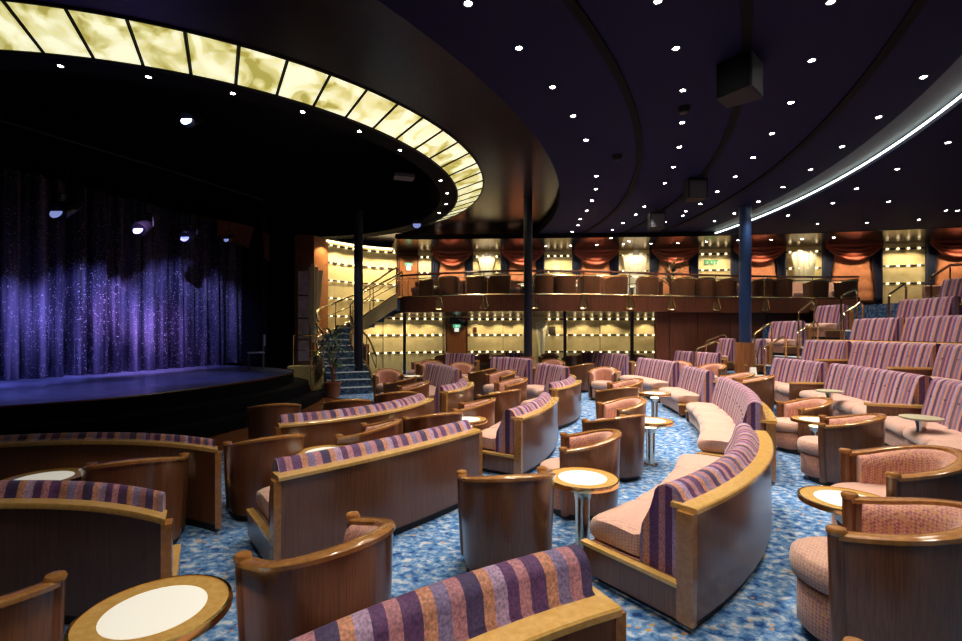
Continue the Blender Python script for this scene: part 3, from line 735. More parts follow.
# dark wood wall under the deck at right
i0 = next(i for i, p in enumerate(FP) if p.x / p.y > (658 - CX) / F)
WP = [fas(658)] + FP[i0:]
struct(vstrip([p + Vector((0.0, 0.25)) for p in WP], 0, SZ + 0.05, 0.06).build('wall_wood_lower', 'panelwood'))
m = MB(); a, b = WP[0] + Vector((0, .25)), Vector((lw(659).x, lw(659).y)); m.box(((a.x + b.x) / 2, (a.y + b.y) / 2, 1.2), ((b - a).length, 0.05, 2.4), math.atan2(b.y - a.y, b.x - a.x)); struct(m.build('wall_wood_return', 'panelwood', smooth=False))
for i, px in enumerate((672, 700, 733, 770, 800)):
    p = fas(px); m = MB(); m.box((p.x, p.y + 0.175, 1.2), (0.015, 0.015, 2.3)); struct(m.build('trim_%d' % (i + 11), 'slot', smooth=False))
# top rail, glass, posts and brass lantern ornaments
root = empty('balcony_rail', (FP[20].x, FP[20].y, FZ1)); tag(root, 'long glass balustrade with dark handrail along the balcony front', 'railing')
o3 = Vector((FP[20].x, FP[20].y, FZ1))
RZ = 0.70
m = MB(); m.tube([Vector((p.x, p.y + 0.04, FZ1 + RZ)) - o3 for p in FP], 0.032, 8); m.build('handrail', 'handrail', root)
m = MB(); m.tube([Vector((p.x, p.y + 0.04, FZ1 + RZ - 0.12)) - o3 for p in FP], 0.014, 6); m.build('brass_rail', 'brass', root)
m = MB(); m.tube([Vector((p.x, p.y, FZ1 + 0.01)) - o3 for p in FP], 0.02, 6); m.build('bottom_trim', 'brass', root)
m = vstrip([p + Vector((0, 0.05)) - o3.xy for p in FP], 0.02, RZ - 0.14, 0.012); m.build('glass_panel', 'glass', root)
for i, px in enumerate((408, 439.5, 484, 535, 583.5, 630, 671, 716, 765, 813)):
    p = fas(px)
    m = MB(); m.tube([Vector((p.x, p.y + 0.03, FZ1)) - o3, Vector((p.x, p.y + 0.03, FZ1 + RZ)) - o3], 0.014, 6); m.build('post', 'brass', root)
    if i:
        z1, z0 = FZ1 - 0.05, FZ1 - 0.42; y = p.y - 0.05
        q = empty('brass_lantern', (p.x, y, z0)); tag(q, 'small brass trapezoid lantern on the balcony front, %s from the left' % ORD[i - 1], 'lantern', 'brass lanterns on the balcony front')
        m = MB(); m.tube([(-0.055, 0, z1 - z0), (0.055, 0, z1 - z0), (0.125, 0, 0.05), (0.07, 0, 0), (-0.07, 0, 0), (-0.125, 0, 0.05)], 0.016, 6, closed=True)
        m.tube([(-0.02, 0, z1 - z0), (-0.05, 0, 0.02)], 0.008, 5); m.tube([(0.02, 0, z1 - z0), (0.05, 0, 0.02)], 0.008, 5); m.build('frame', 'brass', q)
        m = MB(); m.face([(-0.05, 0.012, z1 - z0 - .01), (0.05, 0.012, z1 - z0 - .01), (0.11, 0.012, 0.05), (0.06, 0.012, 0.01), (-0.06, 0.012, 0.01), (-0.11, 0.012, 0.05)]); m.face([(-0.05, 0.02, z1 - z0 - .01), (0.05, 0.02, z1 - z0 - .01), (0.11, 0.02, 0.05), (0.06, 0.02, 0.01), (-0.06, 0.02, 0.01), (-0.11, 0.02, 0.05)]); m.build('glass', 'lantern', q, smooth=False)

# ---- columns
def column(px, r, y, z0, z1, m_, label, base=None):
    x = (px - CX) / F * y; root = empty('support_column', (x, y, z0)); tag(root, label, 'column'); root['kind'] = 'thing'
    m = MB(); m.lathe([(r, 0.0 if not base else base), (r, z1 - z0)], 28); m.build('shaft', m_, root)
    if base:
        b = MB(); b.lathe([(0, 0), (r * 1.7, 0), (r * 1.55, base), (0, base)], 28); b.build('wooden_base', 'doorwood', root)
column(358.5, 0.125, 13.4, zf(13.4), 5.2, 'darkcol', 'tall black column in front of the curved staircase')
column(528, 0.12, 13.0, zf(13.0), 5.43, 'darkcol', 'tall black column in the middle of the lounge', base=0.95)
column(745.2, 0.15, 12.95, 0.6, 5.2, 'navy', 'thick navy blue column with a wooden base beside the tier steps', base=0.86)
for px, y, nm in ((404.5, 17.2, 'left of the lower door'), (565, 15.6, 'left one of two right of the tall black column'), (632, 15.6, 'nearest the wood wall')):
    column(px, 0.055, y, zf(y), SZ, 'darkcol', 'thin black post under the balcony, ' + nm)

# ---- stair wall, left
SWP = [Vector((-7.1, 17.2)), Vector(((327 - CX) / F * 17.5, 17.5)), Vector(((350 - CX) / F * 18.3, 18.3)), Vector(((372 - CX) / F * 18.9, 18.9)), Vector(((398 - CX) / F * 19.35, 19.35))]
SW = smoothpath(SWP[1:], 5)
struct(vstrip(SW, 0, 5.2).build('wall_stair', 'gold'))
for j, z in enumerate((5.0, 4.35, 3.68, 3.02, 2.35)):
    rail_lamps([p + Vector((0.01, -0.03)) for p in SW], z, '%s row of slots and lamps on the tall gold wall above the stairs' % ('top', 'second highest', 'middle', 'second lowest', 'lowest')[j], 'lamp rows on the stair wall', pitch=0.34)
m = MB(); m.tube([(p.x + 0.03, p.y - 0.10, 5.13) for p in SW], 0.03, 6); tag(m.build('ceiling_light_strip', 'covewarm'), 'warm light strip along the top of the tall gold stair wall', 'light strip')
pl = Vector(((313 - CX) / F * 16.8, 16.8)); pr_ = SW[0]
struct(vstrip([pl, pr_], 0, 5.2, 0.05).build('wall_brown_strip', 'doorwood'))
struct(vstrip([Vector((-8.3, 16.0)), pl], 0, 5.2, 0.05).build('wall_stage_side', 'panelwood'))
# etched glass sconces (tall fans)
def fan(name, p, z0, z1, w0, w1, label, rz=0.0, lit='sconce'):
    root = empty(name, (p.x, p.y, z0), rz); tag(root, label, 'wall sconce', 'tall fan shaped glass sconces'); h = z1 - z0
    n = 5
    for k in range(n):
        a0_, a1_ = -0.5 + k / n, -0.5 + (k + 1) / n - 0.02; drop = 0.08 * h * abs(k - 2) / 2
        m = MB(); rows = []
        for (aa) in (a0_, (a0_ + a1_) / 2, a1_):
            yy = -0.14 * math.cos(aa * PI) - 0.03; rows.append([(aa * w0, yy * 0.5, 0), (aa * (w0 + w1) / 2, yy * .8, h / 2), (aa * w1, yy, h - drop), (aa * w1, yy + 0.012, h - drop), (aa * (w0 + w1) / 2, yy * .8 + .012, h / 2), (aa * w0, yy * 0.5 + 0.012, 0)])
        m.grid(rows, closed_v=True); m.face(rows[0]); m.face(rows[-1]); m.build('glass_blade', lit, root)
    m = MB(); m.box((0, 0.0, h * 0.5), (w0 * 0.6, 0.04, h * 0.96)); m.build('back_plate', 'brass', root, smooth=False)
fan('wall_sconce', wall_seg(487, 488, 0.16, 1)[0], 3.75, 4.95, 0.32, 0.75, 'fan shaped glass sconce on the upper gold panel nearest the upper door')
fan('wall_sconce', wall_seg(634, 635, 0.16, 1)[0], 2.85, 5.0, 0.45, 1.0, 'largest lit glass fan sconce, on the upper gold panel left of the plant')
fan('wall_sconce', wall_seg(802, 803, 0.16, 1)[0], 3.2, 4.95, 0.45, 1.05, 'fan shaped glass sconce on the upper gold panel right of the navy column', lit='sconcedim')
fan('wall_sconce', lseg(541, 542, 0.16, 1)[0], 0.5, 2.25, 0.14, 0.5, 'fan shaped glass sconce on the lower wall right of the tall column', lit='sconcedim')
q = Vector(((314.5 - CX) / F * 16.0, 16.0)); fan('wall_sconce', q, 1.4, 4.05, 0.22, 0.62, 'tallest ribbed glass fan at the left end of the stair wall', lit='sconcedim')
p = wall_seg(556, 557, 0.08, 1)[0]; m = MB(); m.lathe([(0, 0), (0.12, 0.06), (0.17, 0.5), (0, 0.5)], 12, sy=0.35); tag(m.build('shield_sconce', 'sconcedim', loc=(p.x, p.y, 3.95)), 'small shield shaped shade on the gold panel right of the middle column', 'wall lamp')
p = lseg(552, 553, 0.05, 1)[0]; m = MB(); m.box((0, 0, 0), (0.26, 0.05, 0.36)); tag(m.build('wall_picture', 'slot', loc=(p.x, p.y, 1.8)), 'small dark square panel on the lower gold wall right of the sconce', 'panel')
# green EXIT lettering on the upper gold panel
p = wall_seg(710, 711, 0.10, 1)[0]; q = wall_seg(697, 730, 0, 2); rz = math.atan2((q[-1] - q[0]).y, (q[-1] - q[0]).x)
root = empty('exit_lettering', (p.x, p.y, 4.5), rz); tag(root, 'small green EXIT lettering on the upper gold panel left of the navy column', 'sign')
text('EXIT', 0.26, 'greenletter', root, (0, 0, 0))

# ---- curved staircase up to the deck
SP = smoothpath([Vector((-3.45, 12.35)), Vector((-3.75, 13.1)), Vector((-4.25, 13.75)), Vector((-4.45, 14.4)), Vector((-3.95, 14.95)), Vector((-3.2, 15.1)), Vector((-2.62, 15.1))], 10)
sn = normals(SP); SL = sum((SP[i + 1] - SP[i]).length for i in range(len(SP) - 1))
root = empty('curved_staircase', (-3.9, 13.6, 0.1)); tag(root, 'curved staircase with dark blue carpeted steps rising to the balcony', 'staircase'); o3 = Vector((-3.9, 13.6, 0.1))
NS = 15; Z0 = 0.12; HW = 0.50
def hw(s): return 0.58 if s < 0.35 else 0.46
for i in range(NS):
    s0, s1 = i / NS, (i + 1) / NS; (pa, na), (pb, nb) = point_on(SP, sn, s0 * SL), point_on(SP, sn, min(s1 * SL + 0.04, SL))
    z1 = Z0 + (UF - Z0) * (i + 1) / NS; z0 = max(Z0 - 0.02, z1 - 0.34); w = hw(s0)
    q = [pa + na * w, pa - na * w, pb - nb * w, pb + nb * w]
    m = MB(); lo = [(v.x - o3.x, v.y - o3.y, z0 - o3.z) for v in q]; hi = [(v.x - o3.x, v.y - o3.y, z1 - o3.z) for v in q]
    m.face(lo); m.face(hi)
    for k in range(4): m.face([lo[k], lo[(k + 1) % 4], hi[(k + 1) % 4], hi[k]])
    st = m.build('step', 'stepcarpet', root, smooth=False)
    m = MB(); e = [pa + na * w * .98, pa - na * w * .98]; m.tube([(v.x - o3.x, v.y - o3.y, z1 - o3.z - 0.012) for v in e], 0.018, 6); m.build('nosing', 'nosing', st)
for s, nm in ((1, 'left'), (-1, 'right')):
    for h, r, mm in ((0.0, 0.05, 'gold'), (0.04, 0.034, 'brass'), (0.88, 0.028, 'brass'), (0.55, 0.014, 'brass')):
        pts = []
        for i in range(41):
            p, n_ = point_on(SP, sn, SL * i / 40); w = hw(i / 40) + 0.03; flare = (0.35 if s > 0 else 0.08) * max(0, 1 - i / 8) ** 2
            q = p + n_ * s * (w + flare); z = Z0 + (UF - Z0) * (i / 40) + h + 0.1; pts.append((q.x - o3.x, q.y - o3.y, z - o3.z))
        m = MB()
        if h == 0:
            m.grid([[(x, y, z - 0.38), (x, y, z + 0.04), (x * 1.0 + 0.03, y - 0.03, z + 0.04), (x + 0.03, y - 0.03, z - 0.38)] for x, y, z in pts], closed_v=True)
        else: m.tube(pts, r, 8)
        m.build('stringer' if h == 0 else 'edge_trim' if h < 0.1 else ('handrail' if h > 0.8 else 'mid_rail'), mm, root)
        if h > 0.8:
            for i in range(0, 41, 8):
                x, y, z = pts[i]; m = MB(); m.tube([(x, y, z), (x, y, z - 0.88)], 0.016, 6); m.build('baluster', 'brass', root)
# ---- stage
SF = [Vector((-9.8, 4.6)), Vector((-7.6, 5.3)), Vector((-6.2, 6.4)), Vector((-5.5, 7.1)), Vector((-4.85, 8.7)), Vector((-4.55, 10.3)), Vector((-4.7, 11.8)), Vector((-5.4, 12.8)), Vector((-6.6, 13.6))]
SFp = smoothpath(SF, 6); SH = 0.75
m = MB(); bkp = [Vector((-13.5, 5.0 + 12.5 * i / (len(SFp) - 1))) for i in range(len(SFp))]
m.grid([[(p.x, p.y, SH), (q.x, q.y, SH)] for p, q in zip(SFp, bkp)]); struct(m.build('floor_stage', 'stagefloor', smooth=False))
struct(vstrip(SFp, 0, SH - 0.005).build('wall_stage_front', 'black'))
m = MB(); m.tube([(p.x, p.y, SH + 0.0) for p in SFp], 0.02, 6); struct(m.build('trim_stage_edge', 'handrail'))
for k, (off, h) in enumerate(((0.35, 0.5), (0.7, 0.25))):
    nn_ = normals(SFp); a = SFp; b = [p - w * off for p, w in zip(SFp, nn_)]
    m = MB(); m.grid([[(p.x, p.y, h), (q.x, q.y, h), (q.x, q.y, 0)] for p, q in zip(a, b)]); struct(m.build('floor_stage_step_%d' % (k + 1), 'black', smooth=False))
# stage curtain
def pleat(P, z0, z1, amp, per, label, m_='curtain', name='stage_curtain', cat='curtain', group=None):
    nn_ = normals(P); L = sum((P[i + 1] - P[i]).length for i in range(len(P) - 1)); n = int(L / 0.035)
    m = MB(); rows = []
    for i in range(n + 1):
        s = L * i / n; q, w = point_on(P, nn_, s); ph = s * 2 * PI / per
        d = amp * (math.sin(ph) + 0.5 * math.sin(ph * 0.37 + 1.3) + 0.35 * math.sin(2.3 * ph + 0.5))
        rows.append([(q.x + w.x * d * k, q.y + w.y * d * k, z) for z, k in ((z0, 1.15), ((z0 + z1) / 2, 1), (z1, 0.7))])
    m.grid(rows); o = m.build(name, m_, angle=80); md = o.modifiers.new('t', 'SOLIDIFY'); md.thickness = 0.015; tag(o, label, cat, group); return o
CP = smoothpath([Vector((-10.6, 7.6)), Vector((-9.9, 9.2)), Vector((-9.3, 10.7)), Vector((-8.75, 12.2)), Vector((-8.2, 14.0)), Vector((-7.95, 15.4))], 6)
pleat(CP, SH + 0.01, 5.1, 0.13, 0.40, 'tall pleated sequinned curtain lit purple and blue at the back of the stage')
struct(vstrip([p + Vector((-0.5, 0.15)) for p in CP], 0, 5.3).build('wall_stage_back', 'black'))
struct(vstrip([Vector((-8.5, 15.9)), Vector((-7.3, 15.5)), Vector((-6.3, 15.9))], 0, 5.3, 0.05).build('wall_proscenium', 'black'))
struct(vstrip([Vector((-7.4, 14.9)), Vector((-6.55, 14.4))], 0, 5.3, 0.2).build('wall_proscenium_wing', 'black'))
# curved dark fascia with a dim lit band above the proscenium
q = [Vector((-8.9, 14.2)), Vector((-7.9, 14.6)), Vector((-7.0, 14.5)), Vector((-6.4, 14.2))]
m = MB(); q = smoothpath(q, 5); n_ = len(q)
m.grid([[(p.x, p.y, 4.75 - 1.0 * (i / n_) ** 1.5), (p.x + 0.05, p.y - 0.1, 5.3 - 0.7 * (i / n_) ** 1.5)] for i, p in enumerate(q)]); struct(m.build('trim_proscenium_band', 'doorwood'))
# lilac art panel beside the stage
a = Vector(((298 - CX) / F * 15.4, 15.4)); b = Vector(((309 - CX) / F * 15.6, 15.6))
m = vstrip([a, b], 0.8, 3.75, 0.04); root = tag(m.build('art_panel', 'purplepanel', smooth=False), 'tall lilac marbled panel with dark bands at the right edge of the stage', 'wall panel')
for z in (1.5, 2.2, 2.95):
    c = (a + b) / 2; m = MB(); m.box((c.x, c.y - 0.06, z), ((b - a).length, 0.02, 0.05), math.atan2((b - a).y, (b - a).x)); m.build('dark_band', 'slot', root, smooth=False)
# rail on the stage steps, planter wall
root = empty('stage_step_rail', (-5.3, 14.1, 0.75)); tag(root, 'dark metal guard rail beside the stage in front of the lilac panel', 'railing')
m = MB(); m.tube([(-0.35, 0, 0.9), (0.75, 0.1, 0.9)], 0.02, 6); m.tube([(-0.35, 0, 0.45), (0.75, 0.1, 0.45)], 0.012, 6)
m.build('rails', 'brass', root)
for x in (-0.35, 0.2, 0.75):
    m = MB(); m.tube([(x, 0.05, 0), (x, 0.05, 0.9)], 0.014, 6); m.build('post', 'brass', root)
m = MB(); m.box((-4.85, 13.55, 0.42), (1.3, 0.5, 0.72), 0.25); struct(m.build('wall_planter', 'gold', smooth=False))
# folding chair on stage
p = Vector(((256 - CX) / F * 12.6, 12.6)); root = empty('stage_chair', (p.x, p.y, SH), 0.5); tag(root, 'small folding chair lit pale blue standing at the back of the stage', 'chair')
m = MB(); m.box((0, 0, 0.45), (0.4, 0.4, 0.03)); m.build('seat', 'chairlight', root); m = MB(); m.box((0.2, 0, 0.78), (0.03, 0.38, 0.3)); m.build('backrest', 'chairlight', root)
for sx in (-.18, .18):
    for sy in (-.18, .18): m = MB(); m.tube([(sx, sy, 0), (sx, sy, 0.45 if sx < 0 else 0.92)], 0.012, 6); m.build('leg', 'greymetal', root)
# wooden dance floor with brass edge
DF = smoothpath([Vector((-4.2, 5.6)), Vector((-3.9, 6.6)), Vector((-3.2, 7.9)), Vector((-2.55, 9.4)), Vector((-2.5, 10.6)), Vector((-3.2, 11.4)), Vector((-4.2, 11.9))], 5)
DB = [SFp[int(i * (len(SFp) - 1) / (len(DF) - 1))] for i in range(len(DF))]
m = MB(); m.grid([[(p.x, p.y, zf(p.y) + 0.012), (q.x - .6, q.y, zf(q.y) + 0.012)] for p, q in zip(DF, DB)]); struct(m.build('floor_dance', 'dance', smooth=False))
m = MB(); m.tube([(p.x, p.y, zf(p.y) + 0.014) for p in DF], 0.02, 6); struct(m.build('trim_dance_edge', 'brass'))
# lower-left dark floor in front of stage is dark wood too
m = MB(); m.grid([[(-12, y, 0.006), (-3.7 - max(0, 4.6 - y) * 0.5, y, 0.006)] for y in (3.6, 4.6, 5.6, 6.4)]); struct(m.build('floor_side_dark', 'panelwood', smooth=False))

# ---- tiers at the right
TR_R = [13.3, 14.3, 15.3, 16.3, 17.3]; TR_Z = [0.20, 0.60, 1.10, 1.54, 2.02]
tlo = math.radians(-42)
def thi_(k): return math.radians(27) if k < 2 else phi(on_ring(765, TR_R[k]))
for k in range(5):
    r0 = TR_R[k] - 0.98 if k else 12.25; r1 = TR_R[k] + 0.02
    def rz_(p): return TR_Z[k]
    thi = thi_(k); A = ring_path(r0, tlo, thi, 50); B = ring_path(r1, tlo, thi, 50)
    # keep in front of the wood wall
    A = [Vector((a.x, min(a.y, fas(CX + F * a.x / a.y).y + 0.1 if a.x / a.y > 0.38 else 15.2))) for a in A]; B = [Vector((a.x, min(a.y, fas(CX + F * a.x / a.y).y + 0.1 if a.x / a.y > 0.38 else 15.2))) for a in B]
    m = MB(); m.grid([[(a.x, a.y, 0.0), (a.x, a.y, TR_Z[k]), (b.x, b.y, TR_Z[k])] for a, b in zip(A, B)])
    struct(m.build('floor_tier_%d' % (k + 1), 'stepcarpet', smooth=False))
A = ring_path(14.33, thi_(2), math.radians(27), 12); B = ring_path(16.6, thi_(2), math.radians(27), 12)
B = [Vector((q.x, min(q.y, 15.6))) for q in B]; m = MB(); m.grid([[(p.x, p.y, 0.6), (q.x, q.y, 0.6)] for p, q in zip(A, B)]); struct(m.build('floor_column_landing', 'stepcarpet', smooth=False))
# promenade beyond
A = ring_path(17.32, tlo, math.radians(12), 40); B = ring_path(26, tlo, math.radians(12), 40)
m = MB(); m.grid([[(a.x, a.y, 0), (a.x, a.y, UF - 0.25), (b.x, b.y, UF - 0.25)] for a, b in zip(A, B)]); struct(m.build('floor_promenade', 'stepcarpet', smooth=False))
# aisle steps
ta, tb = math.radians(1.6), math.radians(7.2); G = 'carpeted aisle steps up the tiers'
for k in range(4):
    za, zb = TR_Z[k], TR_Z[k + 1]; rb = TR_R[k] + 0.02
    m = MB(); r0, r1 = rb - 0.36, rb; z = (za + zb) / 2
    A = ring_path(r0, ta, tb, 8); B = ring_path(r1, ta, tb, 8)
    m.grid([[(a.x, a.y, za), (a.x, a.y, z), (b.x, b.y, z), (b.x, b.y, za)] for a, b in zip(A, B)], closed_v=True)
    m.face([(A[0].x, A[0].y, za), (A[0].x, A[0].y, z), (B[0].x, B[0].y, z), (B[0].x, B[0].y, za)]); m.face([(A[-1].x, A[-1].y, za), (A[-1].x, A[-1].y, z), (B[-1].x, B[-1].y, z), (B[-1].x, B[-1].y, za)])
    o = m.build('aisle_step', 'stepcarpet', smooth=False); tag(o, 'blue carpeted aisle step with pale nosing, %s from the bottom of the tiers' % ORD[k], 'step', G)
    for rr, zz in ((r0, z), (rb, zb)):
        m = MB(); m.tube([(p.x, p.y, zz) for p in ring_path(rr, ta, tb, 8)], 0.025, 6); m.build('nosing', 'nosing', o)

# ================================================================== SEATING ON THE LOUNGE FLOOR
RG = {'inner': 'curved striped sofas of the row nearest the stage', 'mid': 'curved striped sofas of the middle row', 'outer': 'curved striped sofas of the right hand row'}
# left, backs to us
sofa(circle3(Vector((-3.4, 2.70)), Vector((-2.4, 2.78)), Vector((-1.72, 2.56)), 14), skew=(-0.5, 0.87), label= 'dark backed striped sofa at the lower left edge behind the nearest lit table', group=RG['mid'])
sofa(circle3(Vector((-4.9, 4.05)), Vector((-3.55, 4.40)), Vector((-2.28, 4.07)), 18), skew=(-0.5, 0.87), top=0.775, label= 'dark backed striped sofa at the left edge nearest the stage', group=RG['inner'])
sofa_px([(278, 477), (381, 455), (480, 429.5)], skew=(-0.62, 0.79), label= 'long striped sofa seen from behind at centre left, golden cap and wooden back', group=RG['mid'])
sofa_px([(279, 425), (345, 418), (433, 397.8)], 'striped sofa seen from behind, just beyond the long centre left sofa', group=RG['inner'])
sofa_px([(522, 418), (544, 409.5), (558, 396.5)], 'striped sofa whose curved wooden end stands right of the long centre sofa', group=RG['mid'])
sofa_px([(557, 389.5), (571.5, 386), (581, 379.5)], 'striped sofa with tall wooden back beside the blue aisle, far side of middle row', group=RG['mid'])
sofa_px([(447, 392.5), (463, 389), (472.5, 381)], 'small curved sofa with golden cap in the middle distance left of the tall black column', group=RG['inner'])
# nearest, bottom centre
sofa(circle3(Vector((-0.72, 0.84)), Vector((-0.11, 1.40)), Vector((0.515, 1.75)), 12), skew=(-0.42, 0.9), top=0.88, label= 'nearest striped sofa, cut by the bottom edge, golden cap in front', group=RG['outer'])
# right hand ring
sofa_px([(694.5, 509), (763, 467.5), (765, 431)], 'large curved sofa with wooden back filling the right centre foreground', group=RG['outer'])
sofa(ring_path(11.1, math.radians(-30.5), math.radians(-12)), 'striped sofa with buttoned back right behind the large foreground sofa', top=0.93, group=RG['outer'], buttons=True)
sofa(ring_path(11.05, math.radians(-9.5), math.radians(-1.5)), 'short striped sofa third along the right hand row from the camera', top=0.93, group=RG['outer'], buttons=True)
sofa(ring_path(11.1, math.radians(1.2), math.radians(12)), 'pink seated striped sofa facing left, fourth along the right hand row', top=0.93, group=RG['outer'], buttons=True)
sofa(ring_path(11.1, math.radians(15), math.radians(24.5)), 'striped sofa fifth along the right hand row behind the front facing tub chair', top=0.93, group=RG['outer'])
# facing sofas further back
sofa_px([(566, 371), (552, 366.5), (537.5, 365)], 'striped sofa front visible just left of the middle row end, under the gold wall', top=0.93, h=0.87, group=RG['mid'])
sofa_px([(530, 363), (509, 359), (490.5, 358.4)], 'dark purple sofa facing the room left of the tall black column base', top=0.93, h=0.87, group=RG['mid'])
sofa_px([(458, 373.5), (445, 367.5), (428.5, 364.5)], 'striped sofa facing left in the distance left of the small golden capped one', top=0.93, h=0.87, group=RG['inner'])
sofa_px([(473, 356.5), (459, 355), (446, 354.6)], 'bright lilac sofa under the lower door', top=0.93, h=0.87, group=RG['inner'])
sofa_px([(524, 351.6), (513, 351.0), (503, 351.0)], 'small distant sofa close to the gold wall left of the black column', h=0.87, group='distant sofas by the gold wall')
sofa_px([(604.5, 350.8), (592, 350.4), (581, 350.4)], 'small distant sofa by the gold wall between the two thin posts', h=0.87, group='distant sofas by the gold wall')

# tub chairs -----------------------------------------------------------------
chair_posts((244, 557), (354, 516), 'tub chair in the lower left foreground right of the lit table')
put_chair(Vector((-2.20, 1.88)), math.radians(88), 'tub chair cut by the lower left corner, beside the lit table')
chair_posts((459, 473), (545, 469), 'tub chair seen from behind in the centre foreground')
put_chair(Vector((-2.27, 4.50)), math.radians(127), 'dark tub chair seen from behind left of the long centre sofa')
chair_posts((839, 533), (853, 494), 'large tub chair at the right edge, the nearest one there', s=1.1)
chair_posts((897, 475.5), (846, 450), 'tub chair behind the right edge table, pink inside visible', s=1.1)
put_chair(Vector((1.24, 1.24)), math.radians(140), 'tub chair cut off at the lower right, only a post cap showing')
chair_posts((56, 478), (153, 467), 'dark tub chair between the two sofas at the left edge')
chair_posts((564.5, 449.4), (565, 433.8), 'tub chair directly behind the centre table with the glowing pedestal')
chair_posts((577, 421), (631, 414.8), 'tub chair seen from behind, right of centre beside the blue aisle')
chair_posts((620, 409.6), (600, 402.6), 'tub chair with patterned inside facing left, right of the centre aisle')
chair_c(619, 391, 105, 'tub chair seen from behind beyond the patterned one')
chair_posts((622.5, 387), (609, 382.5), 'small tub chair left of the sofa with pink seat')
chair_c(603.5, 371.8, 245, 'tub chair facing us in front of the fifth right hand sofa')
chair_c(581, 366.5, 125, 'tub chair seen from behind, far side of the middle row')
chair_posts((407, 421), (456, 416.5), 'dark tub chair seen from behind between the two left sofas')
chair_posts((365, 441), (386, 429), 'tub chair tucked behind the long centre left sofa')
chair_posts((456, 409.6), (462, 402.6), 'tub chair facing left behind the lit table at centre')
chair_posts((475, 396), (509, 391), 'tub chair seen from behind left of the middle row sofa end')
chair_posts((507, 386), (496, 382), 'small tub chair in front of the dark purple sofa, facing left')
chair_c(484, 372, 150, 'dark tub chair with high back left of the dark purple sofa')
chair_c(500, 374.5, 210, 'tub chair facing left right in front of the dark purple sofa')
chair_c(484, 356.5, 250, 'distant dark tub chair between the lilac and dark purple sofas')
chair_c(500, 358, 270, 'distant tub chair behind the dark purple sofa')
chair_c(549, 356.5, 250, 'distant dark tub chair right of the tall black column')
chair_c(553, 362.8, 262, 'tub chair with orange lit inside right of the black column')
chair_c(573, 358, 90, 'distant tub chair beside the left thin post')
chair_c(388.5, 373.8, 285, 'pink tub chair facing us alone on the carpet near the stairs')
chair_c(412, 387, 195, 'tub chair with pink inside near the stairs, beside two dark ones')
chair_c(401, 395, 110, 'tub chair seen from behind nearest the dance floor edge')
chair_c(400, 381.5, 170, 'dark tub chair between the lone pink chair and the inner sofa')
chair_c(421, 362.5, 200, 'distant tub chair beside the thin post left of the door')
chair_c(432, 364.5, 280, 'distant tub chair right behind the left facing striped sofa')
chair_c(444, 358.5, 270, 'distant tub chair left of the bright lilac sofa')
chair_c(462, 366.5, 285, 'brown tub chair in front of the bright lilac sofa')
chair_c(459, 352.5, 270, 'farthest tub chair, behind the lilac sofa at the door')
chair_c(617, 358, 262, 'tub chair facing us right of the sofa near the gold wall, left of pair')
chair_c(630, 358, 250, 'tub chair facing us at the foot of the right thin post')
chair_posts((736, 379), (721, 375), 'tub chair with pink inside left of the navy column base')
chair_c(752, 384.5, 150, 'wide tub chair seen from behind in front of the tier steps', s=1.12)
chair_c(709, 367, 215, 'tub chair facing left in front of the short tier sofas')
chair_c(686, 364.8, 240, 'tub chair with golden rim left of the short tier sofas')
chair_posts((802, 408.7), (779.5, 401.6), 'tub chair facing left behind the brass rimmed table at right')
put_chair(Vector((4.22, 5.45)), math.radians(143), 'dark tub chair seen from its side in front of the brass rimmed table at right', s=1.05)
chair_c(275, 408, 115, 'dark tub chair at the left end of the sofa nearest the dance floor')
chair_c(350, 403.5, 110, 'dark tub chair standing on the wooden dance floor')

# tables ---------------------------------------------------------------------
table(155, 610, 'nearest round table with lit white centre at the lower left')
table(582.5, 477.5, 'round table with lit centre and glowing pedestal at centre')
table(868, 492, 'round table with lit centre at the right edge between two tub chairs')
table(811, 417, 'brass rimmed lit table at right behind the dark side-on chair')
table(650.5, 420.5, 'lit table with chrome pedestal beside the blue aisle')
table(646, 392, 'lit table second along the blue aisle, in front of the pink seated sofa')
table(466.5, 418, 'lit table behind the right end of the long centre sofa')
table(519, 395.5, 'lit table with glowing pedestal left of the middle row sofa')
table(327, 455, 'table half hidden behind the long centre left sofa')
table(6, 496, 'table peeping out at the left edge between the two sofas')
table(478, 373, 'small distant lit table left of the dark purple sofa')
table(415, 378, 'distant wooden table near the stairs')
table(570, 367.5, 'distant lit table beyond the middle row beside the left thin post')
table(635, 362, 'distant lit table right of the fifth right hand sofa')
table(676, 360.5, 'distant dark topped table before the wood wall')
SM = build_small(); GS = 'slim brass topped drinks stands in front of the tier sofas'
for i, (px, py, lab) in enumerate(((921, 417, 'slim brass topped stand at the right edge, the nearest one'), (829.5, 390.5, 'slim brass topped stand between the two big tier sofas'), (765, 376, 'slim brass topped stand at the foot of the tier steps'))):
    o = SM if i == 0 else copy_tree(SM); z = TR_Z[0] if i < 2 else 0.2; p = at(px, py, 0.60 + z, slope=False); o.location = (p.x, p.y, z); tag(o, lab, 'table', GS)
# menu card
p = at(753, 381, 0.8, slope=False); root = empty('menu_card', (4.9, 8.3, 0.75)); 
p = Vector(((753 - CX) / F * 10.4, 10.4))
root.location = (p.x, p.y, 0.0)
tag(root, 'small white folded card on a brass stand left of the tier steps', 'card')
m = MB(); m.grid([[(-0.07, -0.04, 0.80), (0.07, -0.04, 0.80)], [(-0.07, 0, 0.97), (0.07, 0, 0.97)], [(-0.07, 0.04, 0.80), (0.07, 0.04, 0.80)]]); m.build('card', 'white', root, smooth=False)
m = MB(); m.lathe([(0, 0), (0.12, 0), (0.12, 0.02), (0.025, 0.03), (0.025, 0.76), (0.16, 0.78), (0.16, 0.80), (0, 0.80)], 20); m.build('stand', 'brass', root)

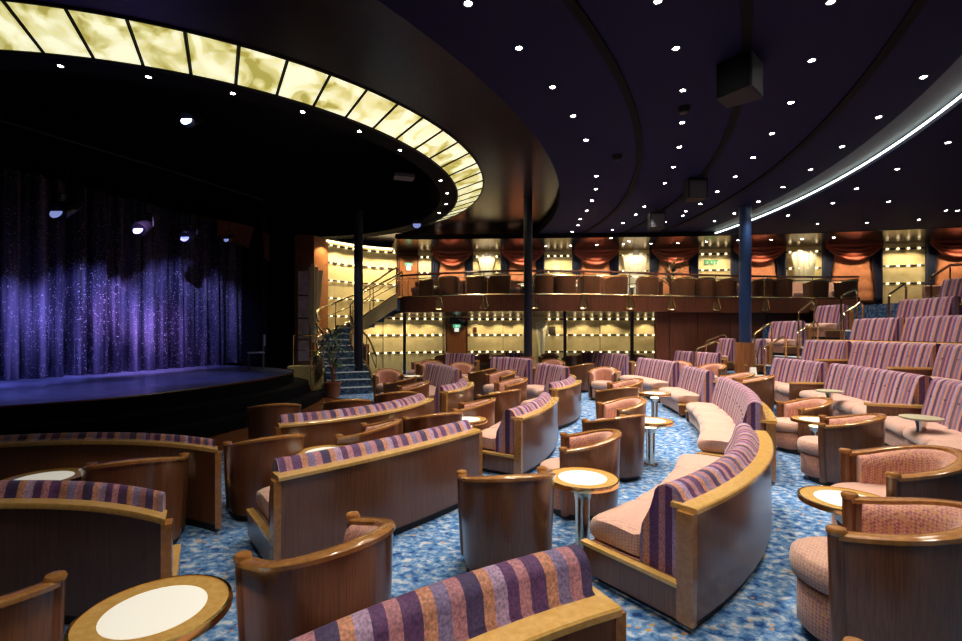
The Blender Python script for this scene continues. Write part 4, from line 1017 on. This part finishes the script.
# keep chairs and tables clear of sofas and of each other
def relax():
    for it in range(60):
        for o, f, s in CHAIRS:
            c_ = Vector((o.location.x + 0.08 * math.cos(f) * s, o.location.y + 0.08 * math.sin(f) * s)); r = 0.41 * s; mv = Vector((0, 0))
            for p, t in FOOT:
                d = c_ - p; l = d.length
                if l < r + 0.01: mv += d.normalized() * (r + 0.01 - l) * 0.15
            for o2, f2, s2 in CHAIRS:
                if o2 is o: continue
                c2 = Vector((o2.location.x + 0.08 * math.cos(f2) * s2, o2.location.y + 0.08 * math.sin(f2) * s2)); d = c_ - c2; l = d.length
                if l < r + 0.41 * s2: mv += d.normalized() * (r + 0.41 * s2 - l) * 0.4
            if mv.length > 0.06: mv = mv.normalized() * 0.06
            o.location.x += mv.x; o.location.y += mv.y
        for o in TABLES:
            c_ = Vector((o.location.x, o.location.y)); mv = Vector((0, 0))
            for p, t in FOOT:
                d = c_ - p; l = d.length
                if l < 0.30: mv += d.normalized() * (0.30 - l) * 0.15
            for o2, f2, s2 in CHAIRS:
                c2 = Vector((o2.location.x + 0.05 * math.cos(f2) * s2, o2.location.y + 0.05 * math.sin(f2) * s2)); d = c_ - c2; l = d.length
                if l < 0.30 + 0.38 * s2: mv += d.normalized() * (0.30 + 0.38 * s2 - l) * 0.4
            if mv.length > 0.06: mv = mv.normalized() * 0.06
            o.location.x += mv.x; o.location.y += mv.y
    for o in [q[0] for q in CHAIRS] + TABLES: o.location.z = zf(o.location.y)

# ================================================================== TIER SOFAS
G = 'tall striped sofas on the tiers'
def ph(px, R): return phi(on_ring(px, R))
TS = [
 (0, 776.5, 827.5, 'striped tier sofa on the lowest tier right of the steps, short'),
 (0, 834.5, 930, 'long striped tier sofa on the lowest tier, middle one'),
 (0, 940, 1060, 'striped tier sofa on the lowest tier at the right edge'),
 (0, 675, 696, 'far left sofa of the lowest tier against the wood wall'),
 (0, 698, 721, 'lowest tier sofa between the far left one and the navy column'),
 (1, 808, 851, 'second tier sofa nearest the steps on their right'),
 (1, 857, 942, 'long striped sofa in the middle of the second tier'),
 (1, 946, 1060, 'second tier sofa cut by the right edge'),
 (1, 720, 736, 'second tier sofa left of the navy column'),
 (1, 755, 766, 'second tier sofa right behind the navy column'),
 (2, 857, 904, 'third tier sofa nearest the steps on their right'),
 (2, 910, 1040, 'third tier sofa cut by the right edge'),
 (2, 773, 805, 'dark third tier sofa left of the steps'),
 (3, 902, 960, 'fourth tier sofa right of the steps'),
 (3, 819, 847, 'dark fourth tier sofa left of the steps'),
 (4, 946, 1040, 'topmost tier sofa at the right edge'),
]
for k, xa, xb, lab in TS:
    Rb = TR_R[k]; ta_, tb_ = ph(xb, Rb - 0.2), ph(xa, Rb - 0.2)
    sofa(ring_path(Rb - 0.03, ta_, tb_), lab, zbase=TR_Z[k], tall=True, group=G, buttons=(k < 2 and xa > 770))
relax()
# wooden ledges between tier sofas
for (k, px, w, lab) in ((0, 831, 0.5, 'wooden ledge between the short and long sofas of the lowest tier'), (0, 935.5, 0.62, 'wooden ledge between the long and right sofas of the lowest tier'), (1, 944, 0.6, 'wooden ledge at the right on the second tier'), (1, 854, 0.45, 'wooden ledge between the first two sofas of the second tier')):
    pp = on_ring(px, TR_R[k] - 0.2); t = phi(pp)
    c = pol(TR_R[k] - 0.50, t); root = empty('sofa_ledge', (c.x, c.y, TR_Z[k]), t); tag(root, lab, 'ledge', 'wooden ledges between tier sofas')
    m = MB(); m.box((0, 0, 0.28), (0.85, 0.08, 0.52)); m.build('side_panel', 'wood', root, smooth=False)
    m = MB(); m.box((0, 0, 0.56), (0.90, 0.12, 0.035)); m.build('top', 'honey', root, smooth=False)
# brass loop handrails up the aisle
def loop_rail(px, py0, py1, px2, py2, z, label, dz=0.0):
    """lower post foot at (px, .), rail rising towards (px2, py2)"""
    R0 = TR_R[z] - 0.75 if z >= 0 else 12.6
    zz = TR_Z[max(z, 0)]; t = ph(px, R0); a = pol(R0, t); 
    za = EYE - (py1 - HY) * a.y / F; zlo = EYE - (py0 - HY) * a.y / F
    b = on_ring(px2, R0 + 0.75); zb = EYE - (py2 - HY) * b.y / F
    root = empty('loop_handrail', (a.x, a.y, zz)); tag(root, label, 'handrail', 'brass loop handrails beside the tier steps')
    A = Vector((0, 0, 0)); B = Vector((b.x - a.x, b.y - a.y, 0)); H1 = za - zz; H2 = zb - zz
    pts = [(0, 0, 0)] + [(0, 0, H1 - 0.06)] + [tuple(B * 0.04 + Vector((0, 0, H1)))] + [tuple(B * 0.8 + Vector((0, 0, H1 + (H2 - H1) * 0.86)))] + [tuple(B * (0.8 + 0.2 * math.sin(q)) + Vector((0, 0, H2 - 0.14 + 0.12 * math.cos(q)))) for q in (0.2, 0.7, 1.2, 1.57)] + [tuple(B + Vector((0, 0, 0.3)))]
    m = MB(); m.tube(pts, 0.024, 8); m.build('rail', 'brass', root)
    m = MB(); m.lathe([(0, 0), (0.05, 0), (0.05, 0.015), (0, 0.02)], 12); m.build('foot', 'brass', root)
for a in ((764.5, 377, 347, 786, 336, 0, 'brass loop handrail right of the navy column at the steps foot'), (798, 352, 332, 818, 321, 1, 'brass loop handrail on the second tier'),
          (798.5, 335, 312, 814, 300.5, 2, 'brass loop handrail standing left of the steps on the third tier'), (844, 332, 313, 863, 302, 2, 'brass loop handrail on the third tier right of the steps'),
          (841, 315, 296, 857, 289, 3, 'brass loop handrail left of the steps on the fourth tier'), (889, 313, 294, 906, 284, 3, 'brass loop handrail right of the steps on the fourth tier'),
          (754.5, 349, 333, 772, 322.5, 1, 'brass loop handrail just right of the navy column, higher'), (696, 364, 349, 720.5, 340.5, 0, 'brass loop handrail in front of the short tier sofas'),
          (706, 356, 341, 726.5, 333.5, 1, 'brass loop handrail left of the navy column on the second tier')):
    loop_rail(*a[:6], a[6])
# tier guard rails
for k, (xa, xb) in ((1, (846, 1010)), (2, (800, 1010)), (3, (878, 1010))):
    R = TR_R[k] - 0.96; zt = TR_Z[k]; ta_, tb_ = ph(xb, R), ph(xa, R); P = ring_path(R, ta_, tb_); mid = P[len(P) // 2]
    root = empty('tier_rail', (mid.x, mid.y, zt)); tag(root, 'long thin brass rail along the edge of the %s tier' % ('second', 'third', 'fourth')[k - 1], 'railing', 'thin brass rails along the tiers')
    hgt = 0.47 if k > 1 else 0.05
    if k == 1: hgt = 0.42
    m = MB(); m.tube([(p.x - mid.x, p.y - mid.y, hgt) for p in P], 0.014, 6); m.build('rail', 'brass', root)
    for i in range(0, len(P), 9): m = MB(); m.tube([(P[i].x - mid.x, P[i].y - mid.y, 0), (P[i].x - mid.x, P[i].y - mid.y, hgt)], 0.012, 6); m.build('post', 'brass', root)
# dark handrail of the upper right steps
a = Vector(((931 - CX) / F * 12.2, 12.2)); b = Vector(((950 - CX) / F * 13.0, 13.0)); c = Vector(((1000 - CX) / F * 12.6, 12.6))
za, zb = EYE - (277 - HY) * a.y / F, EYE - (265 - HY) * b.y / F
root = empty('upper_handrail', (a.x, a.y, UF - 0.25)); tag(root, 'dark wooden handrail with brass posts at the upper right edge', 'handrail')
f_ = lambda p, z: (p.x - a.x, p.y - a.y, z - UF + 0.25)
m = MB(); m.tube([f_(a, za - .12), f_(a, za), f_(b, zb), f_(c, zb)], 0.035, 8); m.build('rail', 'handrail', root)
for p, z in ((a, za), (b, zb)): m = MB(); m.tube([f_(p, UF - 0.25), f_(p, z)], 0.02, 6); m.build('post', 'brass', root)

# ================================================================== UPPER DECK FURNITURE
UCH = 'tub chairs on the balcony'
ups = [(424, .9, 200), (438, 2.0, 120), (449, .8, 95), (458, 1.9, 250), (477, .9, 80), (500, .8, 100), (510, 1.8, 300), (538, 1.9, 240), (543, .8, 70), (565, .8, 110), (575, 2.0, 250), (590, .8, 95), (603, 1.8, 60), (617, .8, 120), (648, .8, 80), (653, 2.0, 200), (684, .8, 95), (704, .8, 80), (726, .8, 110), (745, 1.8, 250), (762, .8, 90), (781, .8, 70), (817, .9, 95), (846, .9, 120)]
for i, (px, back, deg) in enumerate(ups):
    p = fas(px); d = p.normalized() * back; put_chair(p + d, math.radians(deg), 'dark tub chair on the balcony, %s from the left up there' % ORD[i], z=UF, group=UCH)
for i, px in enumerate((432, 489, 523, 576, 632, 694, 752)):
    p = fas(px); q = p + p.normalized() * 1.5; table(0, 0, 'cocktail table on the balcony, %s from the left up there' % ORD[i], p=q, z=UF, group='cocktail tables on the balcony')
def bench(px0, px1, z, off, lab, wf):
    a, b = wf(px0), wf(px1); d = b - a; L = d.length; c = (a + b) / 2; nn = Vector((-d.y, d.x)).normalized(); c = c - nn * off
    root = empty('banquette', (c.x, c.y, z), math.atan2(d.y, d.x)); tag(root, lab, 'sofa', 'pale pink banquettes on the upper level')
    m = MB(); m.box((0, 0, 0.2), (L, 0.62, 0.25)); m.build('base', 'pink', root, smooth=False)
    m = MB(); P = [Vector((-L / 2, 0.3)), Vector((0, 0.3)), Vector((L / 2, 0.3))]; nr = [Vector((0, -1))] * 3
    sweep(m, P, nr, [(0.15, 0.33), (0.62, 0.33), (0.64, 0.42), (0.6, 0.46), (0.15, 0.45)]); m.build('seat_cushion', 'pinkseat', root, angle=60)
    m = MB(); sweep(m, P, nr, [(0.0, 0.3), (0.0, 0.8), (0.05, 0.84), (0.12, 0.82), (0.2, 0.45), (0.2, 0.3)]); m.build('backrest', 'pinkseat', root, angle=60)
    m = MB(); m.box((0, 0, 0.04), (L - 0.1, 0.5, 0.08)); m.build('plinth', 'plinth', root, smooth=False)
def mid_w(px): a = fas(px); return a + a.normalized() * 2.5
bench(682, 696, UF, 0.0, 'pale pink banquette on the balcony right of the plant', mid_w)
bench(788, 810, UF, 0.0, 'pale pink banquette on the balcony below the right glass fan', mid_w)
bench(826, 843, UF, 0.0, 'pale pink banquette on the balcony left of the far right steps', mid_w)
bench(902, 924, UF - 0.25, 1.4, 'pale pink banquette below the rightmost gold upper panel', wall_d)
bench(927, 948, UF - 0.25, 1.4, 'pale pink banquette behind the dark handrail at the right', wall_d)

# ================================================================== PLANTS
def plant(p, z, h, lab, potr=0.2, n=34, spread=0.5, seed=1):
    rg = random.Random(seed); root = empty('potted_palm', (p.x, p.y, z)); tag(root, lab, 'plant', None)
    m = MB(); m.lathe([(0, 0), (potr * 0.75, 0), (potr, 0.36), (potr * 1.08, 0.36), (potr * 1.08, 0.40), (potr * 0.9, 0.40), (potr * 0.88, 0.36), (0, 0.35)], 20); m.build('pot', 'pot', root)
    m = MB()
    for k in range(4): m.tube([(0.03 * math.cos(k * 1.6), 0.03 * math.sin(k * 1.6), 0.34), (0.1 * math.cos(k * 1.6), 0.1 * math.sin(k * 1.6), 0.34 + h * (0.4 + 0.12 * k))], 0.014, 5)
    m.build('stem', 'pot', root)
    m = MB()
    for k in range(n):
        a = rg.random() * 2 * PI; e = 0.3 + rg.random() * 0.9; l = spread * (0.8 + 0.7 * rg.random()); b = Vector((0.08 * math.cos(a), 0.08 * math.sin(a), 0.4 + h * (0.18 + 0.75 * rg.random()))); pts = []
        for j in range(6):
            t = j / 5; r_ = l * t * math.cos(e * (1 - 0.4 * t)); zz = l * (math.sin(e) * t * 1.1 - 0.75 * t * t); pts.append(b + Vector((r_ * math.cos(a), r_ * math.sin(a), zz)))
        sd = Vector((-math.sin(a), math.cos(a), 0)); w = [0.012, 0.03, 0.038, 0.032, 0.018, 0.002]
        m.grid([[tuple(q - sd * ww), tuple(q + Vector((0, 0, -0.008))), tuple(q + sd * ww)] for q, ww in zip(pts, w)])
    m.build('foliage', 'leaf', root, angle=70)
plant(at(333, 389, 0.2), zf(11), 1.35, 'leafy potted plant in a terracotta pot at the foot of the stairs', seed=3, n=60)
p = fas(671); plant(p + p.normalized() * 3.0, UF, 1.25, 'spiky potted palm on the balcony in front of an orange blind', seed=8, n=70, spread=0.62)

# ================================================================== CEILING FITTINGS
SPOTS = []
def light_pt(px, py, z): d = F * (z - EYE) / (HY - py); return Vector(((px - CX) / F * d, d))
def in_circle(p, c, r): return (p - c).length < r
allspots = [(559 + 0, 86.5), (519, 47.6), (552.6, 86.7), (573.2, 115.7), (586.2, 139.8), (596.2, 175.9), (595.7, 188.9), (592.2, 200.4), (586.7, 210.4), (580.2, 219), (578.2, 225), (572.2, 231.5), (657.9, 0.5), (675.9, 48), (682.9, 90), (682.4, 122.2), (679.4, 146.8), (673.4, 166.8), (664.9, 182.9), (644.3, 206.4), (635.8, 214.4), (622.8, 223), (612.3, 229.5), (830.7, 1.5), (811.7, 60), (791, 102.2), (772, 133.3), (753, 157.3), (735, 176.4), (717, 191.4), (700.4, 203.9), (685.9, 211), (682.9, 215.5), (665.4, 222), (923.4, 76.7), (878.8, 116.7), (842.2, 146.3), (810.7, 169.3), (783.1, 186.9), (758.6, 201.4), (734.5, 213), (714.5, 221), (948, 142.3), (897.3, 168.8), (856.3, 188.4), (888.8, 201.4), (833.2, 202.9), (788.1, 215.4), (817.7, 223.5), (867, 222.5), (918.9, 219.4), (957.4, 210.4), (946, 210.4)]
allspots = allspots[1:]
back = [(600, 235.5), (611, 238), (623, 244), (629, 241), (641.5, 234.7), (651, 243.4), (678, 243), (570.6, 245.3), (546, 246), (597, 245), (683, 233.6), (706.5, 241.6), (738, 240), (771, 239.5), (802, 238.7), (834, 237.5), (868, 236), (903, 235), (940, 234), (438, 243), (459.4, 238.7), (458, 247), (430.5, 247), (487, 247), (513.5, 234), (515.7, 246), (482, 236), (468, 3)]
ringl = [(-40, 51), (56, 62), (147, 74), (233, 91), (304, 110), (362, 130), (403, 149), (445, 180), (452, 193), (449, 204), (442, 213)]
DL = None
G = {'main': 'round recessed downlights in the navy ceiling', 'back': 'recessed downlights near the back wall', 'ring': 'small downlights inside the glass panel ring'}
def downlight(x, y, z, lab, group, s=1.0):
    global DL
    if DL is None:
        root = empty('downlight'); m = MB(); m.lathe([(0.04, -0.008), (0.052, -0.012), (0.058, 0.0), (0.04, 0.004)], 20); m.build('trim_ring', 'greymetal', root)
        m = MB(); m.lathe([(0, -0.006), (0.04, -0.006)], 20); m.build('lens', 'spot', root); DL = root; o = root
    else: o = copy_tree(DL)
    o.location = (x, y, z); o.scale = (s, s, 1); tag(o, lab, 'ceiling light', group); return o
names = {}; RSP = []
bands = ['between the dark step and the first track', 'between the first and second tracks', 'between the second and third tracks', 'between the third track and the light cove', 'beyond the light cove']
pts = []
for px, py in allspots:
    z = CZ; p = light_pt(px, py, z)
    if (p - VC).length > VR: z = CZ - 0.14; p = light_pt(px, py, z)
    if (p - VC).length > VR: b_ = 4
    elif (p - TR[2][0]).length > TR[2][1]: b_ = 3
    elif (p - TR[1][0]).length > TR[1][1]: b_ = 2
    elif (p - TR[0][0]).length > TR[0][1]: b_ = 1
    else: b_ = 0
    pts.append((b_, p.y, p.x, z))
pts.sort(); cnt = {}
for b_, y, x, z in pts:
    k = cnt.get(b_, 0); cnt[b_] = k + 1
    downlight(x, y, z, 'recessed downlight %s, %s from the camera' % (bands[b_], ORD[k]), G['main'], 0.9)
    SPOTS.append((x, y, z))
bl = []
for px, py in back:
    z = CZ - 0.16 if (py > 236 and px > 500) else CZ
    p = light_pt(px, py, z)
    if (p - DC).length < DR: z = CZ + 0.24; p = light_pt(px, py, z)
    if (p.y < 3): z = CZ + .24; p = light_pt(px, py, z)
    bl.append((px, p, z))
bl.sort(key=lambda t: t[0])
for i, (px, p, z) in enumerate(bl):
    downlight(p.x, p.y, z, 'small ceiling downlight, %s from the left in the scattered lights before the back wall' % ORD[i], G['back'])
for i, (px, py) in enumerate(ringl):
    t = math.atan2((light_pt(px, py, CZ) - RC).y, (light_pt(px, py, CZ) - RC).x); q = RC + Vector((math.cos(t), math.sin(t))) * 5.6
    if i > 5: RSP.append((q.x, q.y))
    downlight(q.x, q.y, CZ, 'tiny downlight just inside the glowing ring, %s from its near left end' % ORD[i], G['ring'], 0.75)

# loudspeakers hanging from the tracks
def loudspeaker(px, py, d, s, lab, yaw=0.0):
    p = Vector(((px - CX) / F * d, d)); z = EYE + (HY - py) * d / F
    root = empty('ceiling_loudspeaker', (p.x, p.y, z), yaw); tag(root, lab, 'speaker', 'loudspeakers hanging from the ceiling tracks')
    m = MB(); r = 0.18 * s
    m.grid([[(-r, -r * .7, -r), (r, -r * .7, -r), (r * .75, r, -r), (-r * .75, r, -r)], [(-r, -r * .7, r), (r, -r * .7, r), (r * .75, r, r), (-r * .75, r, r)]], closed_v=True)
    m.face([(-r, -r * .7, -r), (r, -r * .7, -r), (r * .75, r, -r), (-r * .75, r, -r)]); m.face([(-r, -r * .7, r), (r, -r * .7, r), (r * .75, r, r), (-r * .75, r, r)])
    m.build('cabinet', 'blackmetal', root, smooth=False)
    m = MB(); m.box((0, -r * .72, -0.02), (r * 1.7, 0.015, r * 1.7)); m.build('grille', 'grille', root, smooth=False)
    m = MB(); m.tube([(0, 0, r), (0, 0, CZ - z - 0.02)], 0.02, 6); m.box((0, 0, r), (r * .9, r * .9, 0.02)); m.build('hanging_bracket', 'blackmetal', root)
loudspeaker(742, 78, 6.0, 1.35, 'large loudspeaker hanging nearest, dark with a grey face', 0.75)
loudspeaker(695, 190, 10.6, 1.2, 'middle sized black loudspeaker hanging from the second track')
loudspeaker(656, 221, 13.2, 1.2, 'farthest black loudspeaker hanging from the second track')
p = Vector(((455 - CX) / F * 14.6, 14.6)); root = empty('hanging_stage_lamp', (p.x, p.y, 2.1), 0.3); tag(root, 'black stage lamp hanging under the balcony left of the lower door', 'stage lamp')
m = MB(); m.box((0, 0, 0), (0.4, 0.3, 0.2)); m.build('body', 'blackmetal', root, smooth=False); m = MB(); m.tube([(0.1, -0.1, 0), (0.25, -0.3, -0.1)], [0.07, 0.09], 12); m.build('lens_tube', 'blackmetal', root); m = MB(); m.tube([(0, 0, 0.1), (0, 0, 0.28)], 0.015, 6); m.build('bracket', 'blackmetal', root)
# oval ceiling fittings
for px, py, lab in ((617, 155.5, 'black round ceiling camera dome right of the first row of lights'), (684, 107.5, 'black round ceiling dome in the middle band of the navy ceiling')):
    p = light_pt(px, py, CZ); m = MB(); m.lathe([(0, -0.10), (0.06, -0.085), (0.09, -0.04), (0.10, 0.0)], 18); o = m.build('ceiling_dome', 'blackmetal', loc=(p.x, p.y, CZ)); tag(o, lab, 'camera dome', 'black ceiling domes')
# stage lamps in the dark fly
def stage_lamp(px, py, d, s, lab, lit='spotblue'):
    p = Vector(((px - CX) / F * d, d)); z = EYE + (HY - py) * d / F
    root = empty('hanging_spotlight', (p.x, p.y, z), 0); tag(root, lab, 'stage lamp', 'stage lamps hanging in the dark over the stage')
    m = MB(); m.tube([(0, 0.14 * s, 0.10 * s), (0, -0.14 * s, -0.08 * s)], [0.07 * s, 0.11 * s], 14); m.build('head', 'blackmetal', root)
    m = MB(); m.lathe([(0, 0), (0.075 * s, 0), (0.075 * s, 0.01), (0, 0.01)], 16); o = m.build('lens', lit, root, loc=(0, -0.152 * s, -0.088 * s)); o.rotation_euler.x = math.radians(68)
    m = MB(); m.tube([(-0.13 * s, 0, 0), (-0.13 * s, 0, 0.2 * s), (0.13 * s, 0, 0.2 * s), (0.13 * s, 0, 0)], 0.012 * s, 6); m.tube([(0, 0, 0.2 * s), (0, 0, 0.6 * s)], 0.012 * s, 6); m.build('yoke', 'blackmetal', root)
stage_lamp(193, 119, 8.2, 1.2, 'brightest blue moving lamp below the glowing ring', 'spotblue')
stage_lamp(67, 209, 9.0, 1.5, 'blue lit lamp at far left above the curtain', 'spotblue_dim')
stage_lamp(145, 226.5, 10.5, 1.4, 'faint blue lamp above the middle of the stage', 'spotblue_dim')
stage_lamp(190, 235, 11.5, 1.3, 'faint blue lamp, second from the right above the stage', 'spotblue_dim')
stage_lamp(229, 238, 12.0, 0.8, 'small blue lamp, rightmost above the stage', 'spotblue_dim')
stage_lamp(418, 222, 14.5, 1.6, 'dark lamp hanging at the right end of the glass ring', 'spotblue_dim')
p = Vector(((404 - CX) / F * 10.2, 10.2)); m = MB(); m.box((0, 0, 0), (0.42, 0.3, 0.07)); tag(m.build('junction_box', 'grille', smooth=False, loc=(p.x, p.y, EYE + (HY - 177) * 10.2 / F), rz=0.3), 'small pale box hanging in the dark inside the glass ring', 'box')
# a lighting bar over the stage carrying those lamps
m = MB(); m.tube([(-9.0, 8.0, 5.6), (-7.4, 10.5, 5.5), (-6.0, 13.0, 5.4)], 0.03, 8); tag(m.build('lighting_bar', 'blackmetal'), 'black lighting bar hidden in the dark over the stage', 'lighting bar')

# ================================================================== ROOM OUTSIDE THE VIEW
m = MB(); m.grid([[(-16, -6, -0.2), (-16, -6, 5.6)], [(24, -6, -0.2), (24, -6, 5.6)]]); struct(m.build('wall_behind', 'panelwood', smooth=False))
m = MB(); m.grid([[(-14, -6, -0.2), (-14, -6, 8)], [(-14, 22, -0.2), (-14, 22, 8)]]); struct(m.build('wall_left', 'black', smooth=False))
m = MB(); m.grid([[(23.5, -6, -0.2), (23.5, -6, 8)], [(23.5, 22, -0.2), (23.5, 22, 8)]]); struct(m.build('wall_right', 'panelwood', smooth=False))

# ================================================================== LIGHT
def spot(x, y, z, e, cone=80, blend=0.6, c=(1.0, 0.89, 0.74), to=None, r=0.05):
    l = bpy.data.lights.new('lamp_or_fill_beam', 'SPOT'); l.energy = e; l.spot_size = math.radians(cone); l.spot_blend = blend; l.color = c; l.shadow_soft_size = r
    o = bpy.data.objects.new('lamp_or_fill_beam', l); col.objects.link(o); o.location = (x, y, z)
    if to is not None: o.rotation_euler = (Vector(to) - Vector((x, y, z))).to_track_quat('-Z', 'Y').to_euler()
    return o
LK = 1.4
for x, y, z in SPOTS: spot(x, y, z - 0.06, (150 if x < 5 else 95) * LK, 95, 0.7)
# downlights of the same ceiling that hang above and behind the camera
for x, y in ((0.6, 1.4), (2.2, 2.2), (-1.0, 2.2), (0.5, 3.6), (0.0, 6.0), (1.0, -0.8), (3.6, 0.4), (4.6, 3.0)): spot(x, y, 5.15, 150 * LK, 85, 0.7)
for px, p, z in bl: spot(p.x, p.y, z - 0.06, (60 if px < 530 else 14) * LK, 95, 0.7)
for x, y in RSP: spot(x, y, CZ - 0.06, 110 * LK, 95, 0.7)
# scallops on the lower gold wall
for px in (372, 388, 408, 428, 478, 500, 520, 556, 582, 608, 645):
    p = lseg(px, px + 1, 0.45, 1)[0]; spot(p.x, p.y, SZ - 0.05, 52, 120, 0.5, (1, 0.82, 0.5), to=(p.x, p.y + 0.12, 0))
for a, b in golds:  # added fill spots that brighten the upper gold panels, no fittings modelled
    for t in (0.3, 0.7):
        p = wall_seg(a + (b - a) * t, a + (b - a) * t + 1, 0.6, 1)[0]; spot(p.x, p.y, 5.0, 85, 120, 0.5, (1, 0.84, 0.55), to=(p.x, p.y + 0.25, 0))
for i in (1, 4, 7, 9, 12, 14):  # fill spots added to brighten the tall stair wall
    p = SW[i]; spot(p.x + 0.1, p.y - 0.6, 5.0, 110, 125, 0.5, (1, 0.82, 0.5), to=(p.x + 0.05, p.y - 0.2, 0))
for a, b in bays:  # more added fill, one spot per window bay
    p = wall_seg((a + b) / 2, (a + b) / 2 + 1, 0.9, 1)[0]; spot(p.x, p.y, 5.0, 120, 100, 0.6, (1, 0.85, 0.6), to=(p.x, p.y + 0.7, 2.9))
spot(-3.6, 11.6, 5.15, 160, 60, 0.7, to=(-3.9, 13.4, 0.8))  # extra spot added to lift the dim staircase, no fitting there
# stage lights
BL = (0.34, 0.33, 1.0); PU = (0.66, 0.38, 1.0)
for (x, y, c, e, tx, ty, tz) in ((-6.0, 6.5, BL, 900, -9.6, 9.4, 1.2), (-5.4, 8.6, BL, 800, -9.2, 11.2, 1.6), (-6.7, 9.4, PU, 600, -8.7, 12.3, 1.4), (-5.6, 8.5, BL, 500, -8.3, 13.8, 1.8), (-6.4, 9.5, PU, 500, -8.9, 11.7, 1.0), (-5.6, 7.2, (0.3, 0.3, 1), 700, -9.6, 8.0, 1.6)):
    spot(x, y, 5.0, e * 2.6, 34, 0.7, c, to=(tx, ty, tz), r=0.08)
for (x, y, tx, ty, e, c) in ((-7, 7.5, -7.0, 8.0, 420, BL), (-6.5, 9.5, -6.3, 10.2, 320, BL), (-8, 6.5, -8.4, 7.0, 350, (0.3, 0.35, 1)), (-7.2, 11, -7.9, 11.6, 160, (0.9, 0.6, 1))):
    spot(x, y, 5.0, e, 48, 0.9, c, to=(tx, ty, 0.7), r=0.08)
# table lamps light the chairs around them
for o in list(bpy.data.objects):
    if o.name.startswith('cocktail_table') and o.location.z < 1.5:
        l = bpy.data.lights.new('table_glow', 'POINT'); l.energy = 2.2; l.color = (1, 0.8, 0.5); l.shadow_soft_size = 0.04
        q = bpy.data.objects.new('table_glow', l); col.objects.link(q); q.location = (o.location.x, o.location.y - 0.0, o.location.z + 0.525)
w = bpy.data.worlds.new('World'); sc.world = w; w.use_nodes = True
w.node_tree.nodes['Background'].inputs[0].default_value = (0.02, 0.02, 0.03, 1); w.node_tree.nodes['Background'].inputs[1].default_value = 0.1

# ================================================================== CAMERA
cd = bpy.data.cameras.new('camera'); cam = bpy.data.objects.new('camera', cd); col.objects.link(cam)
cam.location = (0, 0, EYE); cam.rotation_euler = (PI / 2, 0, 0); cd.sensor_width = 36; cd.lens = 36 * F / 962
cd.shift_y = (HY - 320.5) / 962; cd.clip_start = 0.05; cd.clip_end = 200
sc.camera = cam
vs = sc.view_settings; vs.view_transform = 'Standard'; vs.look = 'None'; vs.gamma = 1.0; vs.use_curve_mapping = False; vs.exposure = 0.0
sc.cycles.use_denoising = True; sc.cycles.max_bounces = 6; sc.cycles.sample_clamp_indirect = 6
sc.cycles.use_light_tree = True
